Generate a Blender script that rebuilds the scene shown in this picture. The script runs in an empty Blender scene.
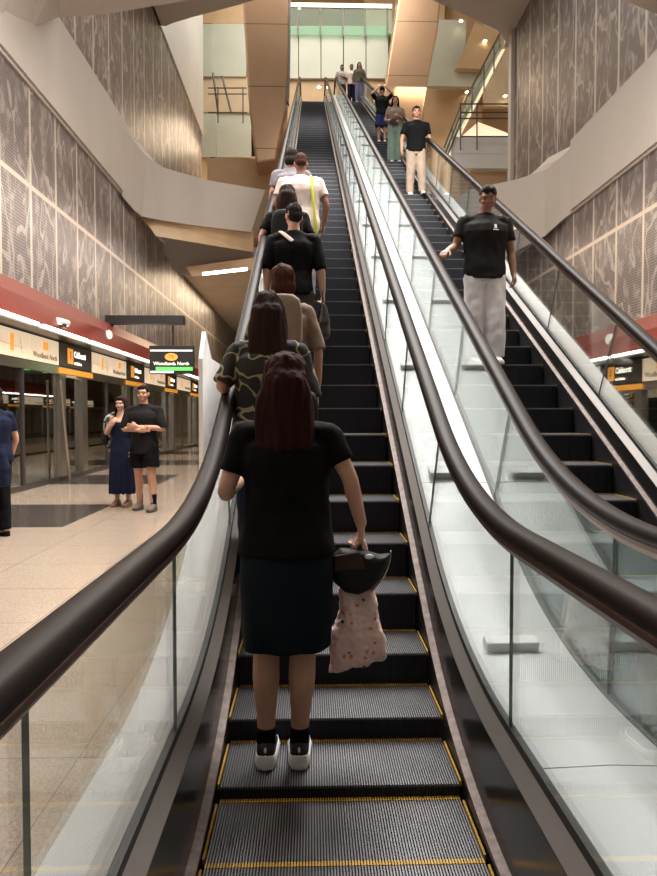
import bpy, bmesh, math, random
from mathutils import Vector, Matrix, noise, Quaternion
from mathutils.bvhtree import BVHTree
random.seed(7)
PI = math.pi
SC0 = bpy.context.scene.collection
C = bpy.data.collections.new('station'); SC0.children.link(C)
LC = bpy.context.view_layer.layer_collection.children['station']; LC.exclude = True   # kept out of evaluation while meshes are made
R_ = math.radians

# ------------------------------------------------------------------ camera numbers (photo measured)
F, HV, UV = 673.0, 416.0, 310.5
CX, CH = -0.12, 1.56
PITCH = math.atan((438 - HV) / F); YAW = math.atan((328.5 - UV) / F)
def at(u, v, Y):
    """world point seen at pixel (u,v) at distance Y along the station"""
    x = (u - 328.5) / F; z = -(v - 438) / F
    y2 = math.cos(PITCH) + z * math.sin(PITCH); z2 = -math.sin(PITCH) + z * math.cos(PITCH)
    c, s = math.cos(YAW), math.sin(YAW)
    X, Yy = x * c + y2 * s, -x * s + y2 * c
    return Vector((CX + X / Yy * Y, Y, CH + z2 / Yy * Y))

# ------------------------------------------------------------------ material helpers
class NT:
    def __init__(s, name):
        s.m = bpy.data.materials.new(name); s.m.use_nodes = True
        s.t = s.m.node_tree; s.p = s.t.nodes['Principled BSDF']
    def n(s, ty, **k):
        o = s.t.nodes.new(ty)
        for a, b in k.items(): setattr(o, a, b)
        return o
    def l(s, a, b): s.t.links.new(a, b)
    def val(s, node, i, v):
        if hasattr(v, 'node'): s.l(v, node.inputs[i])
        else: node.inputs[i].default_value = v
    def math(s, op, a, b=0.0, c=0.0):
        o = s.n('ShaderNodeMath', operation=op); s.val(o, 0, a); s.val(o, 1, b); s.val(o, 2, c); return o.outputs[0]
    def mix(s, f, a, b):
        o = s.n('ShaderNodeMix', data_type='RGBA'); s.val(o, 0, f)
        for i, v in ((6, a), (7, b)):
            if hasattr(v, 'node'): s.l(v, o.inputs[i])
            else: o.inputs[i].default_value = (*v, 1) if len(v) == 3 else v
        return o.outputs[2]
    def coord(s, which='Object'): return s.n('ShaderNodeTexCoord').outputs[which]
    def sep(s, v):
        o = s.n('ShaderNodeSeparateXYZ'); s.l(v, o.inputs[0]); return o.outputs
    def comb(s, x, y, z):
        o = s.n('ShaderNodeCombineXYZ')
        for i, v in enumerate((x, y, z)): s.val(o, i, v)
        return o.outputs[0]
    def noise(s, vec, scale, detail=4, rough=.5, dist=0):
        o = s.n('ShaderNodeTexNoise'); s.l(vec, o.inputs['Vector'])
        o.inputs['Scale'].default_value = scale; o.inputs['Detail'].default_value = detail
        o.inputs['Roughness'].default_value = rough; o.inputs['Distortion'].default_value = dist
        return o.outputs[0]
    def ramp(s, f, a, b):
        o = s.n('ShaderNodeMapRange'); o.inputs[1].default_value = a; o.inputs[2].default_value = b
        s.l(f, o.inputs[0]); return o.outputs[0]
    def set(s, **k):
        for a, v in k.items(): s.val(s.p, a.replace('_', ' '), (*v, 1) if isinstance(v, tuple) and len(v) == 3 else v)
        return s.m
def mk(name, col, rough=.5, metal=0, var=0, vscale=8, bump=0, spec=None, coat=0):
    t = NT(name); co = t.coord()
    if var:
        f = t.noise(co, vscale, 5, .6)
        c = t.mix(t.ramp(f, .3, .7), tuple(max(0, x * (1 - var)) for x in col), tuple(min(1, x * (1 + var)) for x in col))
        t.set(Base_Color=c)
    else: t.set(Base_Color=tuple(col))
    t.set(Roughness=rough, Metallic=metal)
    if spec is not None: t.p.inputs['Specular IOR Level'].default_value = spec
    if coat: t.p.inputs['Coat Weight'].default_value = coat
    if bump:
        b = t.n('ShaderNodeBump'); b.inputs['Strength'].default_value = bump; b.inputs['Distance'].default_value = .01
        t.l(t.noise(co, vscale * 3, 4), b.inputs['Height']); t.l(b.outputs[0], t.p.inputs['Normal'])
    return t.m
def emit(name, col, s):
    t = NT(name); t.set(Base_Color=tuple(col), Roughness=.4)
    t.p.inputs['Emission Color'].default_value = (*col, 1); t.p.inputs['Emission Strength'].default_value = s
    return t.m
M = {}
M['rib'] = mk('aluminium tread ribs', (.205, .205, .215), .42, .6, .15, 6)
M['pit'] = mk('blackened step body', (.012, .012, .014), .6)
M['riser'] = mk('black step riser', (.026, .028, .036), .45, .35, .15, 5)
M['yellow'] = mk('yellow demarcation paint', (.55, .33, .05), .5, 0, .25, 30)
M['skirt'] = mk('black coated skirt', (.022, .022, .024), .35)
M['brush'] = mk('worn skirt guard strip', (.13, .10, .09), .55, .4, .4, 25)
M['panel'] = mk('dark polished inner panel', (.13, .125, .12), .2, .9, .1, 3)
M['gasket'] = mk('black rubber gasket', (.02, .02, .02), .5)
M['rubber'] = mk('dark brown black handrail rubber', (.011, .007, .006), .46, 0, .2, 2, spec=.09)
M['railbase'] = mk('steel handrail guide', (.42, .34, .30), .25, 1)
M['joint'] = mk('grey green glass edge', (.10, .14, .13), .4)
M['guide'] = mk('dark bronze handrail guide', (.15, .085, .06), .42, .9)
def brushed(name, c, r=.28, lo=.8, axis=0):
    t = NT(name); co = t.coord(); s = t.sep(co)
    v = t.comb(t.math('MULTIPLY', s[0], 160), t.math('MULTIPLY', s[1], 2), t.math('MULTIPLY', s[2], 2))
    f = t.noise(v, 1, 3); g = t.noise(co, 1.7, 3)
    t.set(Base_Color=t.mix(g, tuple(x * lo for x in c), c), Metallic=.9,
          Roughness=t.math('MULTIPLY_ADD', f, .16, r - .08))
    return t.m
M['deck'] = brushed('brushed bronze steel deck', (.15, .138, .128), .5)
M['deck'].node_tree.nodes['Principled BSDF'].inputs['Metallic'].default_value = .35
M['median'] = brushed('brushed silver steel cladding', (.59, .60, .615), .5, .93)
M['median'].node_tree.nodes['Principled BSDF'].inputs['Metallic'].default_value = .3
M['outer'] = brushed('pale steel outer deck', (.70, .71, .72), .5, .93)
M['outer'].node_tree.nodes['Principled BSDF'].inputs['Metallic'].default_value = .45
M['block'] = mk('matte steel block', (.78, .78, .78), .45, .1)
M['steel'] = mk('brushed stainless steel', (.50, .46, .42), .28, 1, .08, 3)
M['darksteel'] = mk('dark steel', (.10, .09, .085), .35, .7)
M['white'] = mk('matt white cladding', (.50, .44, .385), .6, 0, .04, .6)
M['whitecool'] = mk('white enamel cladding', (.70, .70, .68), .5, 0, .04, .8)
M['board'] = mk('white guard board', (.90, .90, .92), .5, 0, .08, 4)
M['frost'] = mk('frosted white glass panel', (.56, .585, .50), .35, 0, .04, 1)
M['tan'] = mk('tan timber veneer', (.58, .40, .235), .45, 0, .1, 1)
M['tanpale'] = mk('pale timber slats', (.62, .49, .33), .5, 0, .1, 1)
M['greyrecess'] = mk('grey soffit board', (.40, .35, .31), .7)
M['red'] = mk('glossy red enamel', (.165, .020, .012), .3, 0, .06, 1)
M['blackmat'] = mk('black powder coat', (.016, .015, .014), .5)
M['marble'] = mk('brown marble', (.38, .28, .20), .2, 0, .4, 3)
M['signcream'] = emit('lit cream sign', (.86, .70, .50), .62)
M['signdark'] = mk('dark brown sign', (.075, .06, .05), .4)
M['orange'] = emit('orange lit strip', (.85, .36, .04), .45)
M['orangepaint'] = emit('orange lit symbol', (.85, .36, .06), .8)
M['signtext'] = emit('white lit lettering', (1, .93, .8), 1.6)
M['greytext'] = mk('grey lettering', (.42, .34, .27), .5)
M['tube'] = emit('white lamp tube', (1, .93, .82), 9)
M['lampwarm'] = emit('warm downlight', (1, .80, .5), 14)
M['screenwhite'] = emit('white screen stripe', (.95, .95, .95), 1.0)
M['screengreen'] = emit('green screen stripe', (.12, .75, .12), 1.1)
M['adlit'] = emit('lit advertisement panel', (.95, .86, .7), 1.5)
M['bluelit'] = emit('blue lit sign', (.15, .2, .9), 1.2)

def glass(name, tint, refl=.12, rough=.01, k=1.0):
    m = bpy.data.materials.new(name); m.use_nodes = True; t = m.node_tree
    for nd in list(t.nodes): t.nodes.remove(nd)
    o = t.nodes.new('ShaderNodeOutputMaterial'); tr = t.nodes.new('ShaderNodeBsdfTransparent'); g = t.nodes.new('ShaderNodeBsdfGlossy')
    fr = t.nodes.new('ShaderNodeFresnel'); fr.inputs[0].default_value = 1.5
    ma = t.nodes.new('ShaderNodeMath'); ma.operation = 'MULTIPLY_ADD'; ma.inputs[1].default_value = k; ma.inputs[2].default_value = refl - .04 * k
    ma.use_clamp = True
    mx = t.nodes.new('ShaderNodeMixShader'); tr.inputs[0].default_value = (*tint, 1); g.inputs['Roughness'].default_value = rough
    g.inputs[0].default_value = (.95, 1, .98, 1)
    t.links.new(fr.outputs[0], ma.inputs[0]); t.links.new(ma.outputs[0], mx.inputs[0]); t.links.new(tr.outputs[0], mx.inputs[1])
    t.links.new(g.outputs[0], mx.inputs[2]); t.links.new(mx.outputs[0], o.inputs[0]); return m
M['glass'] = glass('clear balustrade glass', (.972, .988, .984), .045, .008, .5)
M['psdglass'] = glass('platform screen glass', (.85, .82, .78), .34, .02)
M['railglass'] = glass('railing glass', (.72, .86, .76), .03, .05, .3)

# bronze column cladding
t = NT('bronze column cladding'); co = t.coord(); s = t.sep(co)
seam = t.math('LESS_THAN', t.math('FRACT', t.math('MULTIPLY', s[2], .40)), .014)
t.set(Base_Color=t.mix(seam, t.mix(t.noise(co, .8, 3), (.50, .31, .19), (.62, .42, .28)), (.2, .13, .08)), Metallic=.75, Roughness=.34)
M['bronze'] = t.m

# perforated metal wall : panels, joints, leafy print and dots
t = NT('perforated metal panels'); co = t.coord(); s = t.sep(co)
Yc, Zc = s[1], s[2]
cell = t.math('FRACT', t.math('DIVIDE', t.math('ADD', Yc, .4), 1.3))
pid = t.math('FLOOR', t.math('DIVIDE', t.math('ADD', Yc, .4), 1.3))
joint = t.math('LESS_THAN', t.math('ABSOLUTE', t.math('SUBTRACT', cell, .5)), .035)
zz = t.math('SUBTRACT', Zc, t.math('MULTIPLY', t.math('MODULO', pid, 3), .9))
loc = t.comb(t.math('MULTIPLY', Yc, 1.0), 0, t.math('MULTIPLY', zz, .55))
w = t.noise(loc, .9, 2, .5)
v2 = t.comb(t.math('MULTIPLY_ADD', w, 1.6, t.math('MULTIPLY', Yc, 1.15)), t.math('MULTIPLY', pid, 3.7), t.math('MULTIPLY', zz, .42))
a = t.noise(v2, 1.3, 2, .5)
arch = t.math('LESS_THAN', t.math('ABSOLUTE', t.math('SUBTRACT', a, .5)), .016)
b = t.noise(t.comb(Yc, 0, t.math('MULTIPLY', zz, .6)), 3.2, 6, .68)
leaf = t.ramp(b, .50, .60)
pat = t.math('MAXIMUM', t.math('MAXIMUM', t.math('MULTIPLY', arch, .7), t.math('MULTIPLY', leaf, .55)), 0.0)
# dots
dy = t.math('SUBTRACT', t.math('FRACT', t.math('MULTIPLY', t.math('ADD', Yc, t.math('MULTIPLY', t.math('FLOOR', t.math('MULTIPLY', Zc, 17)), .0294)), 17)), .5)
dz = t.math('SUBTRACT', t.math('FRACT', t.math('MULTIPLY', Zc, 17)), .5)
rr = t.math('SQRT', t.math('ADD', t.math('MULTIPLY', dy, dy), t.math('MULTIPLY', dz, dz)))
dot = t.math('LESS_THAN', rr, .33)
dots = t.math('MULTIPLY', dot, t.math('SUBTRACT', 1.0, t.math('MULTIPLY', pat, .95)))
base = t.mix(pat, (.245, .205, .192), (.51, .44, .40))
c1 = t.mix(t.math('MULTIPLY', dots, .8), base, (.05, .038, .034))
c2 = t.mix(joint, c1, (.58, .50, .43))
hs = t.math('LESS_THAN', t.math('ABSOLUTE', t.math('SUBTRACT', Zc, 5.97)), .05)
c3 = t.mix(hs, c2, (.60, .50, .42))
t.set(Base_Color=c3, Roughness=.42, Metallic=.35)
M['perf'] = t.m

# granite floor with dark stripes
t = NT('polished granite tiles'); co = t.coord(); s = t.sep(co)
sp = t.noise(co, 90, 2, .7); f = t.ramp(sp, .35, .65)
base = t.mix(f, (.30, .235, .18), (.50, .41, .325))
jx = t.math('LESS_THAN', t.math('FRACT', t.math('DIVIDE', t.math('ADD', s[0], .16), .9)), .006)
jy = t.math('LESS_THAN', t.math('FRACT', t.math('DIVIDE', s[1], .9)), .006)
ph = t.math('FRACT', t.math('DIVIDE', t.math('SUBTRACT', s[1], 8.4), 5.3))
dk = t.math('MULTIPLY', t.math('LESS_THAN', ph, .41), t.math('LESS_THAN', s[0], -3.2))
dk = t.math('MULTIPLY', dk, t.math('GREATER_THAN', s[1], 8.0))
c1 = t.mix(dk, base, t.mix(f, (.05, .04, .035), (.10, .085, .075)))
c2 = t.mix(t.math('MAXIMUM', jx, jy), c1, (.15, .12, .10))
t.set(Base_Color=c2, Roughness=.13)
M['granite'] = t.m

# ------------------------------------------------------------------ mesh helpers
def link(name, me, mat=None, parent=None):
    o = bpy.data.objects.new(name, me); C.objects.link(o)
    if mat is not None:
        for m_ in (mat if isinstance(mat, (list, tuple)) else [mat]): me.materials.append(m_)
    if parent: o.parent = parent
    return o
def obj(name, bm, mat, parent=None, smooth=False, bevel=0):
    bmesh.ops.recalc_face_normals(bm, faces=bm.faces)
    me = bpy.data.meshes.new(name); bm.to_mesh(me); bm.free()
    if smooth:
        for p in me.polygons: p.use_smooth = True
    o = link(name, me, mat, parent)
    if bevel:
        md = o.modifiers.new('b', 'BEVEL'); md.width = bevel; md.segments = 2; md.limit_method = 'ANGLE'
    return o
def empty(name, loc=(0, 0, 0), rz=0):
    o = bpy.data.objects.new(name, None); C.objects.link(o); o.location = loc; o.rotation_euler = (0, 0, rz); o.empty_display_size = .1
    return o
def tag(o, label, cat, group=None, kind=None):
    o['label'] = label; o['category'] = cat
    if group: o['group'] = group
    if kind: o['kind'] = kind
    return o
def struct(o): o['kind'] = 'structure'; return o
def box(bm, x0, x1, y0, y1, z0, z1):
    vs = [bm.verts.new((x, y, z)) for x in (x0, x1) for y in (y0, y1) for z in (z0, z1)]
    for f in ((0, 1, 3, 2), (4, 6, 7, 5), (0, 4, 5, 1), (2, 3, 7, 6), (0, 2, 6, 4), (1, 5, 7, 3)): bm.faces.new([vs[i] for i in f])
    return bm
def nb(): return bmesh.new()
def prism(bm, pts, off):
    """closed polygon pts (Vectors) extruded by vector off"""
    a = [bm.verts.new(p) for p in pts]; b = [bm.verts.new(Vector(p) + Vector(off)) for p in pts]
    bm.faces.new(a); bm.faces.new(list(reversed(b)))
    n = len(pts)
    for i in range(n): bm.faces.new((a[i], b[i], b[(i + 1) % n], a[(i + 1) % n]))
    return bm
def hexa(bm, a, b):
    """solid between two quads"""
    A = [bm.verts.new(p) for p in a]; B = [bm.verts.new(p) for p in b]
    bm.faces.new(A); bm.faces.new(list(reversed(B)))
    for i in range(4): bm.faces.new((A[i], B[i], B[(i + 1) % 4], A[(i + 1) % 4]))
    return bm
def bar(bm, p, q, r, n=8, flat=None):
    p, q = Vector(p), Vector(q); d = (q - p).normalized()
    up = Vector((0, 0, 1)) if abs(d.z) < .9 else Vector((0, 1, 0))
    s = d.cross(up).normalized(); u = s.cross(d)
    rs = []
    for c in (p, q):
        rs.append([bm.verts.new(c + s * math.cos(2 * PI * i / n) * r + u * math.sin(2 * PI * i / n) * (flat or r)) for i in range(n)])
    bm.faces.new(rs[0]); bm.faces.new(list(reversed(rs[1])))
    for i in range(n): bm.faces.new((rs[0][i], rs[1][i], rs[1][(i + 1) % n], rs[0][(i + 1) % n]))
    return bm
def loft(bm, rings, caps=True):
    V = [[bm.verts.new(p) for p in r] for r in rings]; n = len(V[0])
    for a, b in zip(V, V[1:]):
        for i in range(n): bm.faces.new((a[i], b[i], b[(i + 1) % n], a[(i + 1) % n]))
    if caps: bm.faces.new(V[0]); bm.faces.new(list(reversed(V[-1])))
    return bm
def text(body, size, mat, loc, rot, parent, name='lettering', align='LEFT', depth=.004, bold=0, sx=1):
    cu = bpy.data.curves.new(name, 'FONT'); cu.body = body; cu.size = size; cu.extrude = depth; cu.align_x = align; cu.align_y = 'CENTER'; cu.offset = bold
    o = bpy.data.objects.new('tmp', cu); SC0.objects.link(o); dg = bpy.context.evaluated_depsgraph_get(); dg.update()
    me = bpy.data.meshes.new_from_object(o.evaluated_get(dg)); bpy.data.objects.remove(o)
    o = link(name, me, mat, parent); me.materials.clear(); me.materials.append(mat)
    o.location = loc; o.rotation_euler = rot; o.scale = (sx, 1, 1)
    return o

# ================================================================== ESCALATORS
TH = R_(29.3); T = math.tan(TH); C0 = 2.93; RISE = 16.5; Y0, ST = 2.307, .392; RR = 3.0
def zf(Y, flat=0., off=0., R=RR):
    Yi = C0 + (flat - off) / T; t_ = R * math.tan(TH / 2); Yi2 = Yi + RISE / T
    if Y <= Yi - t_: return flat
    if Y < Yi + t_ * math.cos(TH): return flat + R - math.sqrt(R * R - (Y - Yi + t_) ** 2)
    if Y < Yi2 - t_ * math.cos(TH): return flat + T * (Y - Yi)
    if Y < Yi2 + t_: return flat + RISE - (R - math.sqrt(R * R - (Yi2 + t_ - Y) ** 2))
    return flat + RISE
def slope(Y, flat=0., off=0., R=RR): return (zf(Y + .01, flat, off, R) - zf(Y - .01, flat, off, R)) / .02
YS = [-.6 + .25 * i for i in range(8)] + [1.4 + .09 * i for i in range(32)] + [4.3 + .9 * i for i in range(29)] + [30.2 + .15 * i for i in range(36)]
YS = sorted(YS); YEND = YS[-1]
FN, FS, FD, FG = (0, 0), (.06, .07), (.36, .20), (.44, .27)
FH = (1.15, 1.08)
HX = .605
def section(bm, pts, ys):
    """pts: list of (x, (flat,off), dz)"""
    return loft(bm, [[Vector((x, Y, zf(Y, *f) + dz)) for x, f, dz in pts] for Y in ys])
def sub(y0, y1): return [y0] + [y for y in YS if y0 + .02 < y < y1 - .02] + [y1]

def make_step_meshes():
    bm = nb(); n = 92; W = .98; p = W / n
    body = nb(); box(body, -.49, .49, .012, .40, -.03, -.011); box(body, -.49, .49, .012, .03, -.27, -.011)
    rib = nb()
    for i in range(n):
        x = -W / 2 + p * (i + .28); box(rib, x, x + p * .46, 0, .366, -.0115, 0)
    ris = nb()
    for i in range(n):
        x = -W / 2 + p * (i + .2); box(ris, x, x + p * .6, .0005, .0125, -.262, -.0117)
    ye = nb()
    for i in range(n):
        x = -W / 2 + p * (i + .2); box(ye, x, x + p * .62, .3665, .3915, -.0112, .002)
    sd = nb(); box(sd, -.503, -.495, .02, .36, -.02, .002)
    sr_ = nb(); box(sr_, .495, .503, .02, .36, -.02, .002)
    out = []
    for b, nm, mt in ((body, 'step_body', 'pit'), (rib, 'tread_ribs', 'rib'), (ris, 'riser_ribs', 'riser'), (ye, 'yellow_rear_line', 'yellow'), (sd, 'yellow_side_line', 'yellow'), (sr_, 'yellow_side_line', 'yellow')):
        me = bpy.data.meshes.new(nm); b.to_mesh(me); b.free(); me.materials.append(M[mt]); out.append(me)
    return out
STEP = make_step_meshes()

def escalator(name, xc, label, seams, outer):
    E = empty(name, (xc, 0, 0)); tag(E, label, 'escalator')
    # steps
    for k in range(-4, 78):
        Yn = Y0 + ST * k; z = zf(Yn) if k > 0 else 0
        if Yn > 32.6: z = RISE
        b = link('step', STEP[0], None, E); b.location = (0, Yn, z)
        for me in STEP[1:]: c = link(me.name.split('.')[0], me, None, b)
    # landing comb plates
    bm = nb(); box(bm, -.5, .5, -1.6, Y0 - 4 * ST - .004, -.05, .004); obj('comb_plate', bm, M['steel'], E)
    bm = nb(); box(bm, -.5, .5, Y0 + 78 * ST + .01, YEND, RISE - .05, RISE + .006); obj('comb_plate', bm, M['steel'], E)
    for s in (-1, 1):
        bm = nb(); section(bm, [(s * .51, FN, -.5), (s * .51, FS, 0), (s * .527, FS, 0), (s * .527, FN, -.5)], YS); obj('skirt', bm, M['skirt'], E)
        bm = nb(); section(bm, [(s * .497, FS, -.014), (s * .497, FS, .006), (s * .535, FS, .016), (s * .535, FS, -.006)], YS); obj('skirt_brush', bm, M['brush'], E)
        bm = nb(); section(bm, [(s * .529, FS, .012), (s * .548, FD, 0), (s * .57, FD, -.02), (s * .551, FS, -.02)], YS); obj('inner_panel', bm, M['panel'], E)
        bm = nb(); section(bm, [(s * .549, FD, 0.002), (s * .60, FG, -.03), (s * .602, FG, -.055), (s * .551, FD, -.022)], YS); obj('inner_deck', bm, M['deck'], E)
        bm = nb(); section(bm, [(s * .594, FG, -.05), (s * .5965, FG, -.004), (s * .620, FG, -.004), (s * .622, FG, -.05)], YS); obj('glass_channel', bm, M['gasket'], E)
        # glass panels
        for a, b in zip(seams, seams[1:]):
            if a > 31.6: break
            bm = nb()
            ys = [a + (b - a) * i / 8 for i in range(9)]
            rings = []
            for i, Y in enumerate(ys):
                # joints stand square to the slope
                m0 = slope(Y, *FG); hgt = (FH[0] - FG[0] - .03) if m0 < .02 else 0
                zb = zf(Y, *FG) - .03
                # top point: march along the normal
                L = 0.60
                for _ in range(12):
                    yt = Y - L * math.sin(math.atan(m0)); zt = zb + L * math.cos(math.atan(m0))
                    L += (zf(yt, *FH) - .02 - zt) * .8
                yt = Y - L * math.sin(math.atan(m0)); zt = zb + L * math.cos(math.atan(m0))
                e = .002 if i == 0 else -.002 if i == 8 else 0
                rings.append([Vector((s * HX - .006, Y + e, zb)), Vector((s * HX + .006, Y + e, zb)), Vector((s * HX + .006, yt + e, zt)), Vector((s * HX - .006, yt + e, zt))])
            loft(bm, rings); obj('glass_panel', bm, M['glass'], E)
            bm = nb(); q = rings[-1]; loft(bm, [[p + Vector((dx, .002 + dy, 0)) for p, dx in zip(q, (-.0003, .0003, .0003, -.0003))] for dy in (-.0009, .0009)]); obj('glass_joint', bm, M['joint'], E)
        # handrail: swept rounded section with end turn
        path = [(Y, zf(Y, *FH)) for Y in sub(-.35, YEND - .3)]
        r = .16; z1 = zf(-.35, *FH) - .0
        loop = [(-.35 - r * math.sin(a) * 1.6, z1 - r * 1.7 + r * 1.7 * math.cos(a)) for a in [R_(d) for d in range(165, 5, -15)]]
        path = loop + path
        hr = nb(); rings = []
        prof = [(-.043, -.028), (-.046, -.010), (-.040, .012), (-.022, .021), (0, .024), (.022, .021), (.040, .012), (.046, -.010), (.043, -.028), (.028, -.032), (.028, -.020), (-.028, -.020), (-.028, -.032)]
        gp = [(-.036, -.018), (.036, -.018), (.042, -.034), (.038, -.052), (.016, -.080), (-.016, -.080), (-.038, -.052), (-.042, -.034)]
        gr = []
        for i, (Y, z) in enumerate(path):
            a = path[max(0, i - 1)]; b = path[min(len(path) - 1, i + 1)]
            d = Vector((0, b[0] - a[0], b[1] - a[1])).normalized(); nrm = Vector((0, -d.z, d.y))
            rings.append([Vector((s * HX + px, Y, z)) + nrm * pz for px, pz in prof])
            gr.append([Vector((s * HX + px, Y, z)) + nrm * pz for px, pz in gp])
        loft(hr, rings); o = obj('handrail', hr, M['rubber'], E, smooth=True)
        g2 = nb(); loft(g2, gr); obj('handrail_guide', g2, M['guide'], E)
    # outer deck and truss cladding on the free side
    s = outer
    bm = nb(); section(bm, [(s * .622, FG, -.03), (s * .622, FG, -.005), (s * .70, FD, .02), (s * .86, FD, -.03), (s * .86, FD, -.06), (s * .62, FG, -.08)], YS); obj('outer_deck', bm, M['outer'], E)
    bm = nb(); loft(bm, [[Vector((s * .84, Y, zf(Y, *FD) - .031)), Vector((s * .858, Y, zf(Y, *FD) - .031)), Vector((s * .858, Y, max(.19, zf(Y) - 1.0))), Vector((s * .84, Y, max(.19, zf(Y) - 1.0)))] for Y in YS]); obj('truss_cladding', bm, M['whitecool'], E)
    bm = nb(); loft(bm, [[Vector((-.84, Y, max(.0, zf(Y) - 1.0) - .02)), Vector((.84, Y, max(.0, zf(Y) - 1.0) - .02)), Vector((.84, Y, max(.0, zf(Y) - 1.0) - .07)), Vector((-.84, Y, max(.0, zf(Y) - 1.0) - .07))] for Y in YS if Y > 4]); obj('truss_underside', bm, M['whitecool'], E)
    return E
SEAM = [-.3, 1.14, 2.39] + [4.08 + 1.24 * i for i in range(24)]
XD = 1.68
ESC_UP = escalator('escalator', 0, 'dark stepped escalator carrying the queue of people seen from behind, going up', SEAM, -1)
ESC_DN = escalator('escalator', XD, 'right-hand escalator bringing facing people down, beside the right wall', [y + .25 for y in SEAM], 1)

# median between the escalators
med = empty('escalator_median', (XD / 2, 0, 0)); tag(med, 'brushed silver steel cladding filling the gap between the two escalators', 'cladding')
mj = [-.6, 2.1, 4.45] + [4.45 + 2.4 * i for i in range(1, 13)]
hw = XD / 2 - .622
for a, b in zip(mj, mj[1:]):
    if a > YEND: break
    b = min(b, YEND)
    bm = nb(); section(bm, [(-hw, FG, -.03), (-hw, FG, -.008), (0, FG, .0), (hw, FG, -.008), (hw, FG, -.03)], sub(a + .003, b - .003)); obj('cover_plate', bm, M['median'], med)
bm = nb(); section(bm, [(-hw + .01, FG, -.3), (-hw + .01, FG, -.032), (hw - .01, FG, -.032), (hw - .01, FG, -.3)], YS); obj('support_channel', bm, M['gasket'], med)
Yb = 3.05; first = None
while Yb < 31:
    m0 = math.atan(slope(Yb, *FG)); z = zf(Yb, *FG)
    if first is None:
        bm = nb(); hexa(bm, [(-.12, -.045, 0), (.12, -.045, 0), (.12, .045, 0), (-.12, .045, 0)], [(-.12, -.045, .045), (.12, -.045, .045), (.12, .03, .045), (-.12, .03, .045)])
        first = obj('anti_slide_block', bm, M['block'], med, bevel=.006); b = first
    else:
        b = first.copy(); C.objects.link(b)
    b.location = (-.04, Yb, z - .006); b.rotation_euler = (m0, 0, 0)
    Yb += 1.48

# pointed white guard board beside the left handrail
bm = nb()
pts = [Vector((-1.03, 5.55, zf(5.55) - .1)), Vector((-1.03, 5.55, 1.95)), Vector((-1.03, 5.72, 2.26)), Vector((-1.03, 6.0, 2.04)), Vector((-1.03, 6.9, 2.02)), Vector((-1.03, 6.9, zf(6.9) - .3))]
pts = [at(202, 560, 5.55), at(202, 368, 5.6), at(207, 340, 5.62), at(213, 362, 5.9), at(232, 364, 6.4), at(240, 430, 6.4)]
for p_ in pts: p_.x = -1.0
Yg = [5.45, 5.45, 5.62, 5.95, 7.3, 7.3]
Zg = [.2, 2.02, 2.26, 2.06, 2.05, .2]
pts = [Vector((-1.02, y, z)) for y, z in zip(Yg, Zg)]
prism(bm, pts, (.035, 0, 0)); g = obj('guard_board', bm, M['board'], bevel=.004)
tag(g, 'white pointed guard board standing outside the left handrail of the escalator', 'board')

# ================================================================== ROOM SHELL
FZ = .18
WL, WR = -5.5, 7.1
def sbox(name, mat, *a): return struct(obj(name, box(nb(), *a), mat))
sbox('floor', M['granite'], WL - .02, -.87, -3, 62, -.2, FZ)
o = sbox('floor_right', M['granite'], XD + .87, WR + .02, -3, 62, -.2, FZ)
sbox('floor_pit', M['gasket'], -.88, XD + .88, -3, 34, -.8, -.3)
sbox('floor_upper', M['granite'], -1.25, 3.2, YEND, 60, 15.9, 16.5)
# walls: perforated lower field, ribbon, perforated upper field
def wall(side, x, zr, z1, z2, z3, yend, perf_end):
    s = -1 if x < 0 else 1
    xs = sorted((x, x + s * .2))
    w_ = struct(obj('wall_' + side, box(nb(), xs[0], xs[1], -3, 60, zr, z1), M['perf']))
    w2 = struct(obj('wall_' + side + '_upper', box(nb(), xs[0], xs[1], 8, perf_end, z2 - .3, z3), M['perf']))
    # thin dark shadow-gap trim and pale angle along the lower field's top
    struct(obj('trim_' + ('1' if s < 0 else '2'), box(nb(), *sorted((x - s * .05, x)), -3, yend, z1 - .07, z1), M['white']))
    return w_
wall('left', WL, 3.9, 7.92, 9.95, 15.5, 60, 34)
wall('right', WR, 3.3, 7.2, 9.1, 15.2, 60, 24.2)
def rounded_ribbon(name, x, s, za, zb, yc, r, ybeg, mat):
    """white band on the wall whose far upper edge sweeps up/out in a curve"""
    pts = [(ybeg, za), (yc + r * 1.6, za), (yc + r * 1.6, zb - r * .9)]
    pts += [(yc + r * 1.6 * (1 - math.sin(a)), zb - r * .9 * math.cos(a) * 1.0) for a in [R_(d) for d in (15, 30, 45, 60, 75, 90)]]
    pts += [(ybeg, zb)]
    bm = nb(); prism(bm, [Vector((x, y, z)) for y, z in pts], (-s * .12, 0, 0)); return struct(obj(name, bm, mat))
sbox('trim_3', M['white'], WL, WL + .1, -3, 20.6, 7.92, 9.95)
sbox('trim_4', M['white'], WR - .1, WR, -3, 18.5, 7.2, 9.1)
# white upper band above the left perforated field and its return
sbox('wall_left_top', M['whitecool'], WL - .2, WL + .06, 20, 34.2, 15.5, 26)
sbox('wall_right_edge', M['white'], WR - .12, WR + .2, 24.0, 24.35, 7.0, 15.4)
sbox('wall_right_top', M['whitecool'], 12, 12.2, 24.4, 60, 7, 26)
sbox('wall_right_return', M['white'], WR + .2, 12, 24.1, 24.4, 7, 26)
sbox('wall_back', M['tanpale'], -12, 13, 60, 60.3, -1, 27)
sbox('wall_left_far', M['tanpale'], -9.2, -9, 34.2, 60, 7.9, 26)
sbox('wall_left_return', M['whitecool'], -9, WL - .2, 34.2, 34.5, 7.9, 26)
sbox('ceiling_top', M['tanpale'], -12, 13, 20, 60, 25.8, 26.2)

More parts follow.
